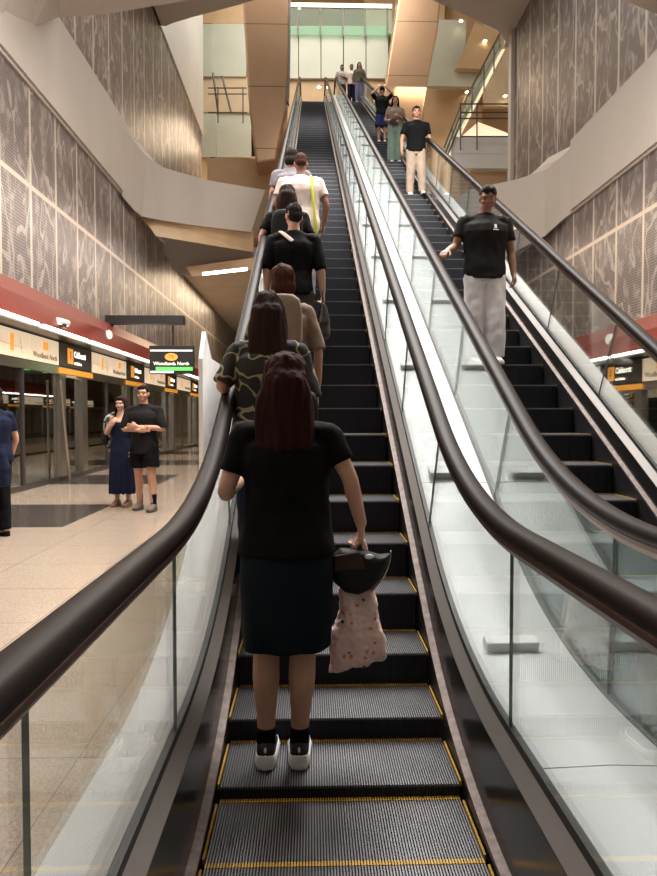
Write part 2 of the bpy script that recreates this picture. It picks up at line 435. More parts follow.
# ceiling slabs with angular void over the escalators
def slab(name, poly, z0, z1, mat):
    bm = nb(); prism(bm, [Vector((x, y, z0)) for x, y in poly], (0, 0, z1 - z0)); return struct(obj(name, bm, mat))
def arc(cx, cy, r, a0, a1, n=7): return [(cx + r * math.cos(R_(a0 + (a1 - a0) * i / n)), cy + r * math.sin(R_(a0 + (a1 - a0) * i / n))) for i in range(n + 1)]
slab('ceiling', [(WL - .1, -3), (WR + .1, -3), (WR + .1, 14.2), (6.0, 13.6), (4.4, 11.0), (-1.2, 11.0), (-2.6, 13.6), (-5.0, 14.3), (WL - .1, 14.5)], 9.95, 10.5, M['white'])
slab('ceiling_middle', [(WL - .1, 13), (-6, 12), (WL - .1, 24.6), (-5.3, 24.7), (-5.0, 24.5), (-4.3, 24.15), (-2.5, 23.35), (-1.5, 22.85), (-1.15, 22.0), (-1.1, 16.0), (-2.0, 14.2), (-5.0, 14.6)], 15.5, 16.3, M['white'])
slab('ceiling_near', [(4.2, 14.2), (2.9, 18), (3.0, 20.6), (3.3, 22.1), (4.5, 22.8), (6.5, 24.1), (7.0, 24.8), (7.05, 25.2), (WR + .1, 25.2), (WR + .1, 14.2)], 15.2, 16.0, M['white'])

# crossing white beams below the mezzanine, left and right
def strip_solid(name, top, bot, off, mat):
    bm = nb(); n = len(top); T1 = [bm.verts.new(p) for p in top]; B1 = [bm.verts.new(p) for p in bot]; T2 = [bm.verts.new(p + Vector(off)) for p in top]; B2 = [bm.verts.new(p + Vector(off)) for p in bot]
    for i in range(n - 1):
        bm.faces.new((T1[i], T1[i + 1], B1[i + 1], B1[i])); bm.faces.new((T2[i + 1], T2[i], B2[i], B2[i + 1]))
        bm.faces.new((T1[i + 1], T1[i], T2[i], T2[i + 1])); bm.faces.new((B1[i], B1[i + 1], B2[i + 1], B2[i]))
    bm.faces.new((T1[0], B1[0], B2[0], T2[0])); bm.faces.new((T1[-1], T2[-1], B2[-1], B1[-1]))
    return struct(obj(name, bm, mat))
strip_solid('trim_5', [at(122, 126, 19.3), at(134, 141, 20.4), at(147, 157, 21.4), at(165, 168, 22.0), at(207, 180, 23.2), at(265, 190, 24.6)],
            [at(122, 196, 19.3), at(134, 210, 20.4), at(142, 216, 21.0), at(160, 220, 21.8), at(200, 226, 22.9), at(251, 232, 24.2)], (0, 2.2, .35), M['white'])
strip_solid('trim_6', [at(578, 141, 18.3), at(560, 158, 19.1), at(545, 170, 20.2), at(518, 179, 21.2), at(495, 184, 22.0), at(470, 190, 22.6)],
            [at(578, 206, 18.3), at(560, 222, 19.1), at(545, 236, 20.2), at(518, 250, 21.2), at(495, 262, 22.0), at(470, 270, 22.6)], (0, 2.0, .4), M['white'])
strip_solid('ceiling_corner', [at(-40, 62, 11.8), at(-10, 48, 12.2), at(12, 38, 12.7), at(34, 26, 13.3), at(60, 17, 14.0), at(100, 15, 14.3), at(190, 0, 14.0), at(215, -12, 13.8)],
            [at(-30, -30, 11.0), at(18, -30, 11.6), at(22, -30, 11.9), at(34, -30, 12.3), at(60, -30, 12.7), at(100, -30, 12.9), at(190, -30, 13.0), at(215, -30, 13.2)], (0, 0, .45), M['white'])
# low mezzanine ceiling behind with tan beams and grey recess
sbox('ceiling_low', M['tanpale'], WL, -.95, 27.5, 60, 7.55, 7.75)
bm = nb(); prism(bm, [at(141, 214, 21.6), at(253, 230, 24.5), at(253, 252, 24.5), at(156, 236, 21.6)], (0, .5, .1)); struct(obj('trim_7', bm, M['tan']))
bm = nb(); prism(bm, [at(150, 236, 25.2), at(262, 248, 25.2), at(262, 266, 25.2), at(180, 274, 25.2)], (0, .3, 0)); struct(obj('trim_9', bm, M['greyrecess']))
bm = nb(); prism(bm, [at(186, 267, 24.4), at(258, 257, 24.4), at(258, 269, 24.4), at(192, 276, 24.4)], (0, .5, 0)); struct(obj('trim_10', bm, M['tan']))
# tan mezzanine deck where the bronze column lands
sbox('floor_mezzanine', M['tan'], -4.6, -1.1, 29.8, 38, 10.2, at(210, 158, 29.8).z)
sbox('floor_mezzanine_right', M['tan'], 3.0, 11, 29, 38, 9.6, 10.4)
sbox('wall_mezzanine', M['tan'], -5.4, -1.0, 38, 38.3, 11.0, 16)
sbox('wall_mezzanine_right', M['tan'], 2.9, 12, 38.2, 38.4, 10.0, 26)

# tube light under mezzanine beam
def tube_light(name, p, q, r, label, group=None):
    o = obj(name, bar(nb(), p, q, r), M['tube']); tag(o, label, 'light', group); return o
tube_light('tube_light', at(203, 274, 22.5), at(247, 269, 22.0), .05, 'long white tube light below the tan beams left of the escalator')

# bronze columns
def column(name, quad, depth, label):
    bm = nb(); hexa(bm, quad, [p + Vector((.12 if i in (0, 3) else -.12, depth, 0)) for i, p in enumerate(quad)])
    o = obj(name, bm, M['bronze'], bevel=.06); tag(o, label, 'column'); return o
Yc_ = 28.6
def rawcol(name, pts, Y, dep, label):
    P = [at(u, v, Y) for u, v in pts]; bm = nb(); prism(bm, P, (0, dep, 0)); o = obj(name, bm, M['bronze'], bevel=.08); tag(o, label, 'column'); return o
rawcol('bronze_column', [(239, -60), (289, -60), (288, 60), (286, 110), (276, 160), (256, 163), (249, 110)], 28.0, 1.6, 'bronze-clad tapering column rising behind the left side of the up escalator')
rawcol('bronze_column', [(404, -60), (446, -60), (438, 30), (428, 80), (418, 140), (378, 140), (386, 80), (398, 0)], 32.0, 1.6, 'bronze-clad column behind the people coming down')
bm = nb(); prism(bm, [at(287.5, -20, 28.1), at(291, -20, 28.1), at(290, 70, 28.1), at(289, 104, 28.1), at(286.5, 100, 28.1)], (0, .3, 0)); struct(obj('trim_11', bm, M['steel']))

# upper landing back wall
def wbox(name, mat, u0, v0, u1, v1, Y, dep=.25, parent=None, s=False):
    a = at(u0, v1, Y); b = at(u1, v0, Y); bm = nb(); box(bm, a.x, b.x, Y, Y + dep, a.z, b.z); o = obj(name, bm, mat, parent)
    if s: struct(o)
    return o
wbox('wall_landing', M['tan'], 282, 78, 400, 150, 37, .4, s=True)
lp = empty('landing_fascia', at(338, 78, 37)); tag(lp, 'row of pale frosted fascia panels above the upper landing', 'fascia')
def child_fix(o, root):
    o.parent = root; o.matrix_parent_inverse = Matrix.Translation(root.location).inverted()
for i in range(5):
    u0 = 276 + 22.5 * i
    o = wbox('fascia_panel', M['frost'], u0 + .4, 36, u0 + 22.1, 78, 36.8, .15); child_fix(o, lp)
    o = wbox('fascia_panel', M['frost'], u0 + .4, 26, u0 + 22.1, 35.5, 36.8, .15); child_fix(o, lp)
bal = empty('glass_balustrade', at(338, 26, 36.7)); tag(bal, 'glass balustrade with steel top rail above the pale fascia panels at the top', 'balustrade')
child_fix(wbox('glass_sheet', M['railglass'], 276, 8, 392, 34, 36.6, .02), bal)
child_fix(wbox('top_rail', M['steel'], 276, 4, 392, 6.5, 36.55, .1), bal)
for i in range(5): child_fix(wbox('post', M['darksteel'], 297 + 22.5 * i, 7, 298.3 + 22.5 * i, 37, 36.5, .05), bal)
struct(wbox('wall_shop', M['tan'], 230, -70, 326, 25, 44, .3)); 
wbox('wall_shop_glass', M['psdglass'], 330, -70, 400, 24, 44, .05, s=True)
struct(wbox('wall_shop_back', M['whitecool'], 320, -70, 400, 40, 47, .2))
struct(wbox('trim_12', M['signcream'], 326, -70, 332, 24, 43.8, .2)); struct(wbox('trim_13', M['steel'], 354, -70, 356, 24, 43.8, .1)); struct(wbox('trim_14', M['tan'], 378, -70, 390, 24, 43.8, .2))
struct(wbox('trim_15', M['red'], 290, 17, 322, 20, 43.7, .1))
sbox('floor_top', M['tanpale'], -5.4, 7.1, 37.2, 60, 22.2, 22.5)

# left background : frosted panels, railing, escalator bar
for i, (a, b, c, d, mt) in enumerate([(160, -40, 196, 190, 'whitecool'), (196, 24, 212, 76, 'frost'), (212.5, 24, 246, 76, 'frost'), (196, 0, 246, 23, 'tan'), (196, 77, 250, 112, 'tanpale'), (196, 112, 216, 157, 'frost'), (216.5, 112, 251, 157, 'frost'), (196, 157.5, 290, 200, 'tan')]):
    wbox('wall_atrium_%s' % 'abcdefgh'[i] if 0 else 'wall_atrium', M[mt], a, b, c, d, 36.0 + .05 * i, .3, s=True)
def railing(name, Y, us, vtop, vbots, bars, u0, u1, label):
    e = empty(name, at((u0 + u1) / 2, vbots, Y)); tag(e, label, 'railing')
    for v in bars: child_fix(obj('rail_bar', bar(nb(), at(u0, v, Y), at(u1, v, Y), .03), M['darksteel']), e)
    for u in us: child_fix(obj('post', bar(nb(), at(u, vtop, Y), at(u, vbots, Y), .03), M['darksteel']), e)
    return e
r = railing('guard_railing', 34.5, (218, 243), 87, 123, (88, 94, 112.5), 208, 247, 'thin dark railing in front of frosted panels left of the bronze column')
child_fix(obj('sloped_bar', bar(nb(), at(222, 76, 34.6), at(231, 112, 34.6), .05), M['darksteel']), r)
child_fix(obj('sloped_bar', bar(nb(), at(213, 73, 34.6), at(218, 112, 34.6), .05), M['darksteel']), r)
bm = nb(); prism(bm, [at(210, 157, 33), at(215, 157, 33), at(223, 177, 33), at(217, 178, 33)], (0, .4, 0)); o = obj('black_strut', bm, M['blackmat']); tag(o, 'short black slanted strut at the end of the left patterned wall', 'strut')

# right background : stairs, fascia, railings
for i, (a, b, c, d, mt, Y) in enumerate([(424, 86, 482, 140, 'tan', 37.5), (428, 68, 486, 86, 'frost', 36.5), (428, 20, 466, 68, 'frost', 37), (484, 20, 520, 106, 'tanpale', 36.2), (425, -40, 445, 30, 'tan', 37.4), (452, 137.5, 522, 153, 'whitecool', 28), (452, 153.5, 522, 168, 'whitecool', 28), (470, 168.5, 522, 195, 'tan', 28.4), (424, 137, 460, 200, 'tan', 37)]):
    wbox('wall_stairwell', M[mt], a, b, c, d, Y + .01 * i, .3, s=True)
bm = nb(); prism(bm, [at(456, 68, 36), at(475, 22, 36), at(500, 33, 36), at(485, 69, 36)], (0, .4, 0)); struct(obj('trim_16', bm, M['tan']))
railing('guard_railing', 27.6, (460.5, 477, 512), 103, 150, (104, 112.5, 118.5, 136.5), 460, 514, 'dark metal railing on the white landing right of the bronze column')
sr = empty('stair_railing', at(445, 150, 28)); tag(sr, 'sloping metal railing climbing up to the right behind the landing railing', 'railing')
for dv in (0, 9, 17): child_fix(obj('rail_bar', bar(nb(), at(444, 148 + dv, 28), at(461, 104 + dv, 28), .03), M['darksteel']), sr)
for dv in (0, 12): child_fix(obj('rail_bar', bar(nb(), at(463, 104 + dv, 30), at(500, 33 + dv, 34), .04), M['darksteel']), sr)
for u, v in ((452, 126), (472, 88), (484, 65), (494, 46)): child_fix(obj('post', bar(nb(), at(u, v, 30), at(u, v + 26, 30), .03), M['darksteel']), sr)
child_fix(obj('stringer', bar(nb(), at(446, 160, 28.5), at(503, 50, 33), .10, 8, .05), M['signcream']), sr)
child_fix(obj('glass_sheet', prism(nb(), [at(446, 158, 28.3), at(444, 148, 28.3), at(500, 36, 33), at(502, 60, 33)], (.02, 0.02, 0)), M['railglass']), sr)
# glow of the escalators beyond the landing rail
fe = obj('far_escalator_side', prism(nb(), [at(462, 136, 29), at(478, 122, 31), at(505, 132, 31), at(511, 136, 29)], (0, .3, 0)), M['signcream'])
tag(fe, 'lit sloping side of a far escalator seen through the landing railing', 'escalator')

# downlights
def downlight(u, v, Y, label):
    p = at(u, v, Y); e = empty('downlight', p); tag(e, label, 'light')
    bm = nb(); bar(bm, (0, 0, 0), (0, 0, .06), .13, 16); obj('rim', bm, M['steel'], e)
    bm = nb(); bar(bm, (0, 0, -.012), (0, 0, -.001), .10, 16); obj('lens', bm, M['lampwarm'], e)
for u, v, Y, L in ((299, 8, 40, 'downlight shining above the glass balustrade at the top left'), (319, 87, 36.7, 'downlight on the timber wall at the head of the up escalator'),
                   (485, 41, 35.9, 'bright downlight in the tan soffit at the upper right'), (467, 92, 37.2, 'downlight on the tan wall behind the sloping stair railing'),
                   (513, 93, 35.9, 'downlight beside the edge of the right patterned wall'), (505, 96, 35.9, 'downlight just left of the one beside the right wall edge'), (461, 21, 36.6, 'small bright downlight close to the top of the right column')):
    downlight(u, v, Y, L)

# ================================================================== PLATFORM EDGE
def lettering_rot(s): return (R_(90), 0, R_(90) if s < 0 else R_(-90))
def fascia(side):
    s = -1 if side == 'left' else 1
    x = WL if s < 0 else WR
    dz = 0 if s < 0 else -.32
    n = -s                                                        # direction into the room
    def bx(name, mat, d0, d1, y0, y1, z0, z1, parent=None, bev=0):
        xs = sorted((x + n * d0, x + n * d1)); return obj(name, box(nb(), xs[0], xs[1], y0, y1, z0 + dz, z1 + dz), mat, parent, bevel=bev)
    e = empty('red_fascia', (0, 0, 0)); tag(e, 'glossy red bulkhead running above the platform doors on the %s' % side, 'bulkhead')
    bm = nb(); prism(bm, [Vector((x, -3, 3.25 + dz)), Vector((x + n * .5, -3, 3.25 + dz)), Vector((x + n * .44, -3, 3.62 + dz)), Vector((x + n * .12, -3, 3.98 + dz)), Vector((x, -3, 3.98 + dz))], (0, 63, 0)); obj('red_panel', bm, M['red'], e)
    bx('light_trough', M['darksteel'], 0, .5, -3, 60, 3.14, 3.248, e)
    y = 5.0 - .4
    k = 0
    while y < 45:
        o = bx('light_strip', M['tube'], .500, .56, y, y + 2.38, 3.175, 3.222); tag(o, 'white light strip along the lower edge of the red bulkhead on the %s' % side, 'light', 'light strips under the red bulkhead, %s side' % side)
        y += 2.6; k += 1
    # screen doors
    E = empty('platform_screen', (x, 0, FZ)); E.location = (0, 0, 0)
    tag(E, 'steel and glass platform screen door wall along the %s platform edge' % side, 'platform screen')
    bx('header', M['steel'], 0, .12, -3, 60, 2.44, 2.60, E)
    bx('sign_backing', M['darksteel'], 0, .08, -3, 60, 2.60, 3.14, E)
    kick = bx('threshold', M['darksteel'], 0, .10, -3, 60, FZ - dz, FZ + .10 - dz, E)
    d = 14.3 - 5.15 * 3
    while d < 52:
        for yy in (d - .05, d + 1.35): bx('pillar', M['steel'], 0, .14, yy, yy + .34, FZ - dz + .10, 2.44, E)
        bx('fixed_glass', M['psdglass'], .05, .07, d + 1.7, d + 3.35, FZ + .1 - dz, 2.44, E)
        bx('mullion', M['darksteel'], .02, .1, d + 3.36, d + 3.44, FZ + .1 - dz, 2.44, E)
        bx('fixed_glass', M['psdglass'], .05, .07, d + 3.45, d + 5.09, FZ + .1 - dz, 2.44, E)
        bx('door_leaf', M['psdglass'], .03, .045, d + .3, d + 1.34, FZ + .1 - dz, 2.40, E)
        bx('orange_strip', M['orange'], .12, .16, d - .05, d + 2.05, 2.46, 2.575, E)
        # sign panels
        sp = empty('destination_sign', (0, 0, 0)); vis = 'dark brown platform sign reading Caldecott over a screen door'
        tag(sp, vis + ' on the %s' % side, 'sign', 'Caldecott signs over the %s screen doors' % side)
        bx('sign_face', M['signdark'], .09, .13, d, d + 2.05, 2.62, 3.10, sp)
        xt = x + n * .135; rot = lettering_rot(s)
        yl = (lambda q: d + q) if s < 0 else (lambda q: d + 2.05 - q)
        o = text('Caldecott', .19, M['signtext'], (xt, yl(.85), 2.92 + dz), rot, sp, bold=.003)
        text('via Gardens', .10, M['signtext'], (xt, yl(.85), 2.73 + dz), rot, sp)
        fr = nb(); w0, w1 = sorted((yl(.45), yl(.78))); box(fr, *sorted((xt - .004, xt + .004)), w0, w1, 2.70 + dz, 3.03 + dz); obj('platform_symbol', fr, M['orangepaint'], sp)
        text('1', .26, M['signdark'], (xt + n * .006, yl(.55), 2.87 + dz), rot, sp, name='platform_number')
        for j, (a, b) in enumerate(((d + 2.1, d + 3.62), (d + 3.66, d + 5.10))):
            lp_ = empty('lit_sign', (0, 0, 0)); 
            tag(lp_, ('cream lit sign reading Woodlands North above the %s screen doors' if j == 1 else 'cream lit route map above the %s screen doors') % side, 'sign', ('Woodlands North signs on the %s' if j == 1 else 'route maps on the %s') % side)
            bx('sign_face', M['signcream'], .09, .125, a, b, 2.62, 3.10, lp_)
            if j == 1:
                cyy = (a + b) / 2; sy = min if s < 0 else max
                text('Woodlands North', .16, M['greytext'], (xt, a + .12 if s < 0 else b - .12, 2.74 + dz), rot, lp_)
                bq = nb(); box(bq, *sorted((xt - .004, xt + .004)), cyy - .12, cyy + .12, 2.86 + dz, 3.02 + dz); obj('line_symbol', bq, M['orangepaint'], lp_)
            else:
                bq = nb(); box(bq, *sorted((xt - .003, xt + .003)), a + .7, a + .85, 2.72 + dz, 3.02 + dz); obj('line_symbol', bq, M['orangepaint'], lp_)
                bq = nb(); bar(bq, (xt, a + .1, 2.84 + dz), (xt, b - .2, 2.80 + dz), .004); bar(bq, (xt, a + 1.1, 2.98 + dz), (xt, a + 1.2, 2.7 + dz), .004); obj('route_line', bq, M['greytext'], lp_)
        d += 5.15
    # track side wall and lit adverts
    sx = x + s * 2.6
    struct(obj('wall_track_' + side, box(nb(), *sorted((sx, sx + s * .2)), -3, 60, -1, 3.8), M['marble']))
    struct(obj('ceiling_track_' + side, box(nb(), *sorted((x, sx)), -3, 60, 3.3, 3.5), M['gasket']))
    struct(obj('floor_track_' + side, box(nb(), *sorted((x, sx)), -3, 60, -1.1, -1), M['gasket']))
    for q_ in ((17.2, 18.6), (22.4, 23.8), (33.5, 35)):
        o = obj('lit_advertisement', box(nb(), *sorted((sx - s * .07, sx - s * .012)), q_[0], q_[1], .7, 2.3), M['adlit']); tag(o, 'lit white advertisement panel behind the %s screen doors' % side, 'advertisement', 'advertisement panels behind the %s screens' % side)
fascia('left'); fascia('right')
# white yellow-banded door edge in the first opening
bm = nb(); box(bm, -5.62, -5.5, 14.75, 15.0, .3, 1.25); o = obj('door_side_pad', bm, [M['board']]); 
tag(o, 'white pad with orange band just inside the first dark platform doorway', 'pad')
bm = nb(); box(bm, -5.63, -5.49, 14.74, 15.01, .82, 1.0); obj('orange_band', bm, M['orange'], o)
# slanted steel handrail seen in the doorway
o = obj('door_rail', bar(bar(nb(), (-5.30, 14.1, 2.3), (-5.22, 14.35, .35), .03), (-5.22, 14.35, .36), (-5.22, 14.35, .19), .03), M['steel']); tag(o, 'thin slanted steel bar beside the first dark platform doorway', 'bar')
# stairs visible behind the first glass bays
for i in range(9):
    pass

# cctv camera and round speaker on the red bulkhead
cc = empty('security_camera', (WL + .42, 12.4, 3.62)); cc.location = at(58, 322, 13.0) + Vector((.0, 0, 0)); cc.location.x = WL + .55
cc.location = Vector((WL + .50, 13.4, 3.36)); cc.scale = (.85, .85, .85); tag(cc, 'small white security camera with dark lens on the red bulkhead', 'camera')
obj('housing', bar(nb(), (0, -.22, .05), (.05, .22, .05), .08, 12), M['whitecool'], cc); obj('lens', bar(nb(), (.05, -.02, -.09), (.05, -.02, -.005), .07, 12), M['blackmat'], cc)
obj('bracket', bar(nb(), (-.1, .1, .05), (.02, .1, .05), .03), M['whitecool'], cc)
sp = obj('speaker', bar(nb(), (WL + .40, 16.6, 3.53), (WL + .50, 16.55, 3.54), .11, 18), M['whitecool']); tag(sp, 'round white speaker on the red bulkhead beyond the security camera', 'speaker')
sp = obj('speaker', bar(nb(), (WR - .30, 15.2, 3.3), (WR - .46, 15.15, 3.3), .12, 18), M['whitecool']); tag(sp, 'round white speaker on the red bulkhead of the right platform', 'speaker')

# hanging sign
a = at(110, 329, 18); b = at(184, 316, 18)
hb = obj('sign_beam', box(nb(), WL, b.x, 17.9, 18.2, 3.985, b.z), M['blackmat']); tag(hb, 'black horizontal beam sticking out from the left patterned wall', 'beam')
a = at(150, 374, 18); b = at(194, 346, 18)
hs = empty('hanging_sign', ((a.x + b.x) / 2, 18, a.z)); tag(hs, 'black hanging screen showing Woodlands North in white with a green bar', 'sign')
w_ = (b.x - a.x) / 2; hgt = b.z - a.z
obj('screen_housing', box(nb(), -w_, w_, -.08, .10, 0, hgt), M['blackmat'], hs, bevel=.01)
obj('hanger', box(nb(), .0, .05, 0, .05, hgt, hgt + .54), M['blackmat'], hs)
obj('white_stripe', box(nb(), -w_ * .95, w_ * .95, -.092, -.081, hgt * .80, hgt * .85), M['screenwhite'], hs)
obj('white_stripe', box(nb(), -w_ * .95, w_ * .1, -.092, -.081, hgt * .03, hgt * .10), M['screenwhite'], hs)
obj('green_bar', box(nb(), -w_ * .7, w_ * .95, -.092, -.081, hgt * .12, hgt * .24), M['screengreen'], hs)
bm = nb(); prism(bm, [Vector((.17 * math.cos(t_) * (1), -.081, hgt * .60 + .10 * math.sin(t_))) for t_ in [2 * PI * i / 20 for i in range(20)]], (0, -.01, 0)); obj('line_symbol', bm, M['orangepaint'], hs)
text('TE', .13, M['signdark'], (0, -.093, hgt * .60), (R_(90), 0, 0), hs, align='CENTER', name='line_code')
text('Woodlands North', .125, M['signtext'], (0, -.093, hgt * .36), (R_(90), 0, 0), hs, align='CENTER')
#PEOPLE#

# ================================================================== PEOPLE
def skinmat(name, c):
    t = NT(name); co = t.coord(); t.set(Base_Color=t.mix(t.noise(co, 12, 3), tuple(x * .9 for x in c), c), Roughness=.5)
    t.p.inputs['Subsurface Weight'].default_value = .05; t.p.inputs['Subsurface Scale'].default_value = .02
    return t.m
SK = {'a': skinmat('warm skin', (.50, .27, .175)), 'b': skinmat('light skin', (.60, .35, .25)), 'c': skinmat('brown skin', (.26, .13, .08)), 'd': skinmat('tan skin', (.42, .22, .14))}
M['lip'] = mk('lips', (.38, .13, .11), .45); M['eye'] = mk('dark eyes and brows', (.02, .012, .01), .35); M['eyewhite'] = mk('eye whites', (.6, .55, .5), .3)
def cloth(name, c, var=.12, rough=.85, bump=.25):
    t = NT(name); co = t.coord(); f = t.noise(co, 14, 4)
    t.set(Base_Color=t.mix(f, tuple(x * (1 - var) for x in c), tuple(x * (1 + var) for x in c)), Roughness=rough); t.p.inputs['Specular IOR Level'].default_value = .15
    b = t.n('ShaderNodeBump'); b.inputs['Strength'].default_value = bump; b.inputs['Distance'].default_value = .02
    t.l(t.noise(co, 9, 3, .5), b.inputs['Height']); t.l(b.outputs[0], t.p.inputs['Normal']); return t.m
def hairmat(name, a, b):
    t = NT(name); co = t.coord(); s = t.sep(co)
    v = t.comb(t.math('MULTIPLY', s[0], 90), t.math('MULTIPLY', s[1], 90), t.math('MULTIPLY', s[2], 5))
    f = t.noise(v, 1, 3, .6); t.set(Base_Color=t.mix(f, a, b), Roughness=.75); t.p.inputs['Specular IOR Level'].default_value = .1
    bp = t.n('ShaderNodeBump'); bp.inputs['Strength'].default_value = .6; bp.inputs['Distance'].default_value = .01
    t.l(f, bp.inputs['Height']); t.l(bp.outputs[0], t.p.inputs['Normal']); return t.m
HR = {'black': hairmat('black hair', (.008, .007, .007), (.035, .028, .026)), 'red': hairmat('dark reddish brown hair', (.008, .003, .003), (.042, .011, .010)),
      'brown': hairmat('brown hair', (.022, .009, .006), (.085, .032, .02)), 'dark': hairmat('dark brown hair', (.008, .005, .004), (.04, .02, .015))}

V = Vector
def ring(c, ex, ey, a, b, n=16, p=2.0):
    out = []
    for i in range(n):
        t = 2 * PI * i / n; cx, sy = math.cos(t), math.sin(t)
        k = (abs(cx) ** p + abs(sy) ** p) ** (-1 / p)
        out.append(c + ex * (a * k * cx) + ey * (b * k * sy))
    return out
def tube(bm, pts, rad, n=14, cap=True):
    """rounded tapering limb; rad entries are r or (across, deep)"""
    pts = [V(p) for p in pts]; rad = [(r, r) if not isinstance(r, tuple) else r for r in rad]
    rings = []; ref = V((1, 0, 0))
    m = len(pts)
    for i in range(m):
        d = ((pts[min(i + 1, m - 1)] - pts[max(i - 1, 0)])).normalized()
        ex = ref - d * ref.dot(d)
        if ex.length < .25: ex = V((0, 1, 0)) - d * d.y
        ex.normalize(); ey = d.cross(ex).normalized()
        if i == 0 and cap:
            for f in (.96, .7, .35): rings.append(ring(pts[0] - d * max(rad[0]) * f * .9, ex, ey, rad[0][0] * math.sqrt(1 - f * f), rad[0][1] * math.sqrt(1 - f * f), n))
        rings.append(ring(pts[i], ex, ey, rad[i][0], rad[i][1], n))
        if i == m - 1 and cap:
            for f in (.35, .7, .96): rings.append(ring(pts[i] + d * max(rad[i]) * f * .9, ex, ey, rad[i][0] * math.sqrt(1 - f * f), rad[i][1] * math.sqrt(1 - f * f), n))
    loft(bm, rings); return bm
def dense(pts, rad, k=4):
    """smooth resample of a limb (catmull-rom)"""
    P = [V(p) for p in pts]; Rr = [(r, r) if not isinstance(r, tuple) else r for r in rad]; oP, oR = [], []
    for i in range(len(P) - 1):
        p0, p1, p2, p3 = P[max(i - 1, 0)], P[i], P[i + 1], P[min(i + 2, len(P) - 1)]
        for j in range(k):
            t = j / k
            oP.append(.5 * ((2 * p1) + (p2 - p0) * t + (2 * p0 - 5 * p1 + 4 * p2 - p3) * t * t + (3 * p1 - p0 - 3 * p2 + p3) * t ** 3))
            oR.append(tuple(Rr[i][q] * (1 - t) + Rr[i + 1][q] * t for q in (0, 1)))
    oP.append(P[-1]); oR.append(Rr[-1]); return oP, oR
def ell(bm, c, r, rot=None, n=3):
    m_ = Matrix.Translation(V(c)) @ (rot.to_4x4() if rot else Matrix()) @ Matrix.Diagonal((*r, 1))
    bmesh.ops.create_icosphere(bm, subdivisions=n, radius=1, matrix=m_); return bm
def stack(bm, rows, n=24, p=2.2, lean=None):
    """torso-like stack of flattened rings: rows of (z, half width, half depth, x offset, y offset)"""
    loft(bm, [ring(V((xo, yo, z)), V((1, 0, 0)), V((0, 1, 0)), w_, d_, n, p) for z, w_, d_, xo, yo in rows]); return bm
def remesh(name, bm, vox, mat, parent, it=2, disp=None):
    bmesh.ops.recalc_face_normals(bm, faces=bm.faces)
    me = bpy.data.meshes.new(name); bm.to_mesh(me); bm.free()
    o = bpy.data.objects.new('tmp', me); SC0.objects.link(o)
    md = o.modifiers.new('r', 'REMESH'); md.mode = 'VOXEL'; md.voxel_size = vox; md.use_smooth_shade = True
    if it: ms = o.modifiers.new('s', 'SMOOTH'); ms.iterations = it; ms.factor = .5
    dg = bpy.context.evaluated_depsgraph_get(); dg.update()
    m2 = bpy.data.meshes.new_from_object(o.evaluated_get(dg)); bpy.data.objects.remove(o); bpy.data.meshes.remove(me)
    m2.name = name; m2.materials.clear()
    if disp:
        vs_ = m2.vertices; cs_ = [v.co.copy() for v in vs_]; ns_ = [v.normal.copy() for v in vs_]; flat = []
        for c_, n_ in zip(cs_, ns_): flat.extend(c_ + n_ * disp(c_))
        vs_.foreach_set('co', flat); m2.update()
    for p in m2.polygons: p.use_smooth = True
    return link(name, m2, mat, parent)

def hand(bm, wrist, d, nrm, side, L, curl=.35, spread=.12):
    """five fingered hand: d = direction of the palm, nrm = direction the palm faces, side = +1/-1 towards the thumb along d x nrm"""
    d = V(d).normalized(); nrm = V(nrm); nrm = (nrm - d * nrm.dot(d)).normalized(); ac = d.cross(nrm) * side
    w_ = V(wrist); pl = L * .50
    loft(bm, [ring(w_ + d * pl * f - 0 * nrm, ac, nrm, a * L, b * L, 12, 2.6) for f, a, b in ((-.18, .13, .11), (0, .155, .105), (.35, .20, .095), (.75, .225, .082), (1.0, .21, .065))])
    r = L * .047
    for i, (o_, ln) in enumerate(((.165, .40), (.055, .46), (-.055, .43), (-.16, .34))):
        b0 = w_ + d * pl * .88 + ac * L * o_; dd = (d + ac * (o_ * spread * 3)).normalized(); pts = [b0]; a = 0; p = b0
        for j, f in enumerate((.46, .30, .24)):
            a += curl * (1.0 if j == 0 else 1.15)
            p = p + (dd * math.cos(a) + nrm * math.sin(a)) * ln * L * f; pts.append(p)
        tube(bm, pts, [r * 1.08, r, r * .92, r * .8], 8)
    t0 = w_ + d * pl * .22 + ac * L * .13; td = (d * .72 + ac * .62 + nrm * .32).normalized()
    t1 = t0 + td * L * .22; t2 = t1 + (d * .9 + ac * .22 + nrm * .4).normalized() * L * .17; t3 = t2 + (d * .95 + nrm * .35).normalized() * L * .12
    tube(bm, [t0, t1, t2, t3], [r * 1.5, r * 1.2, r * 1.05, r * .85], 8)

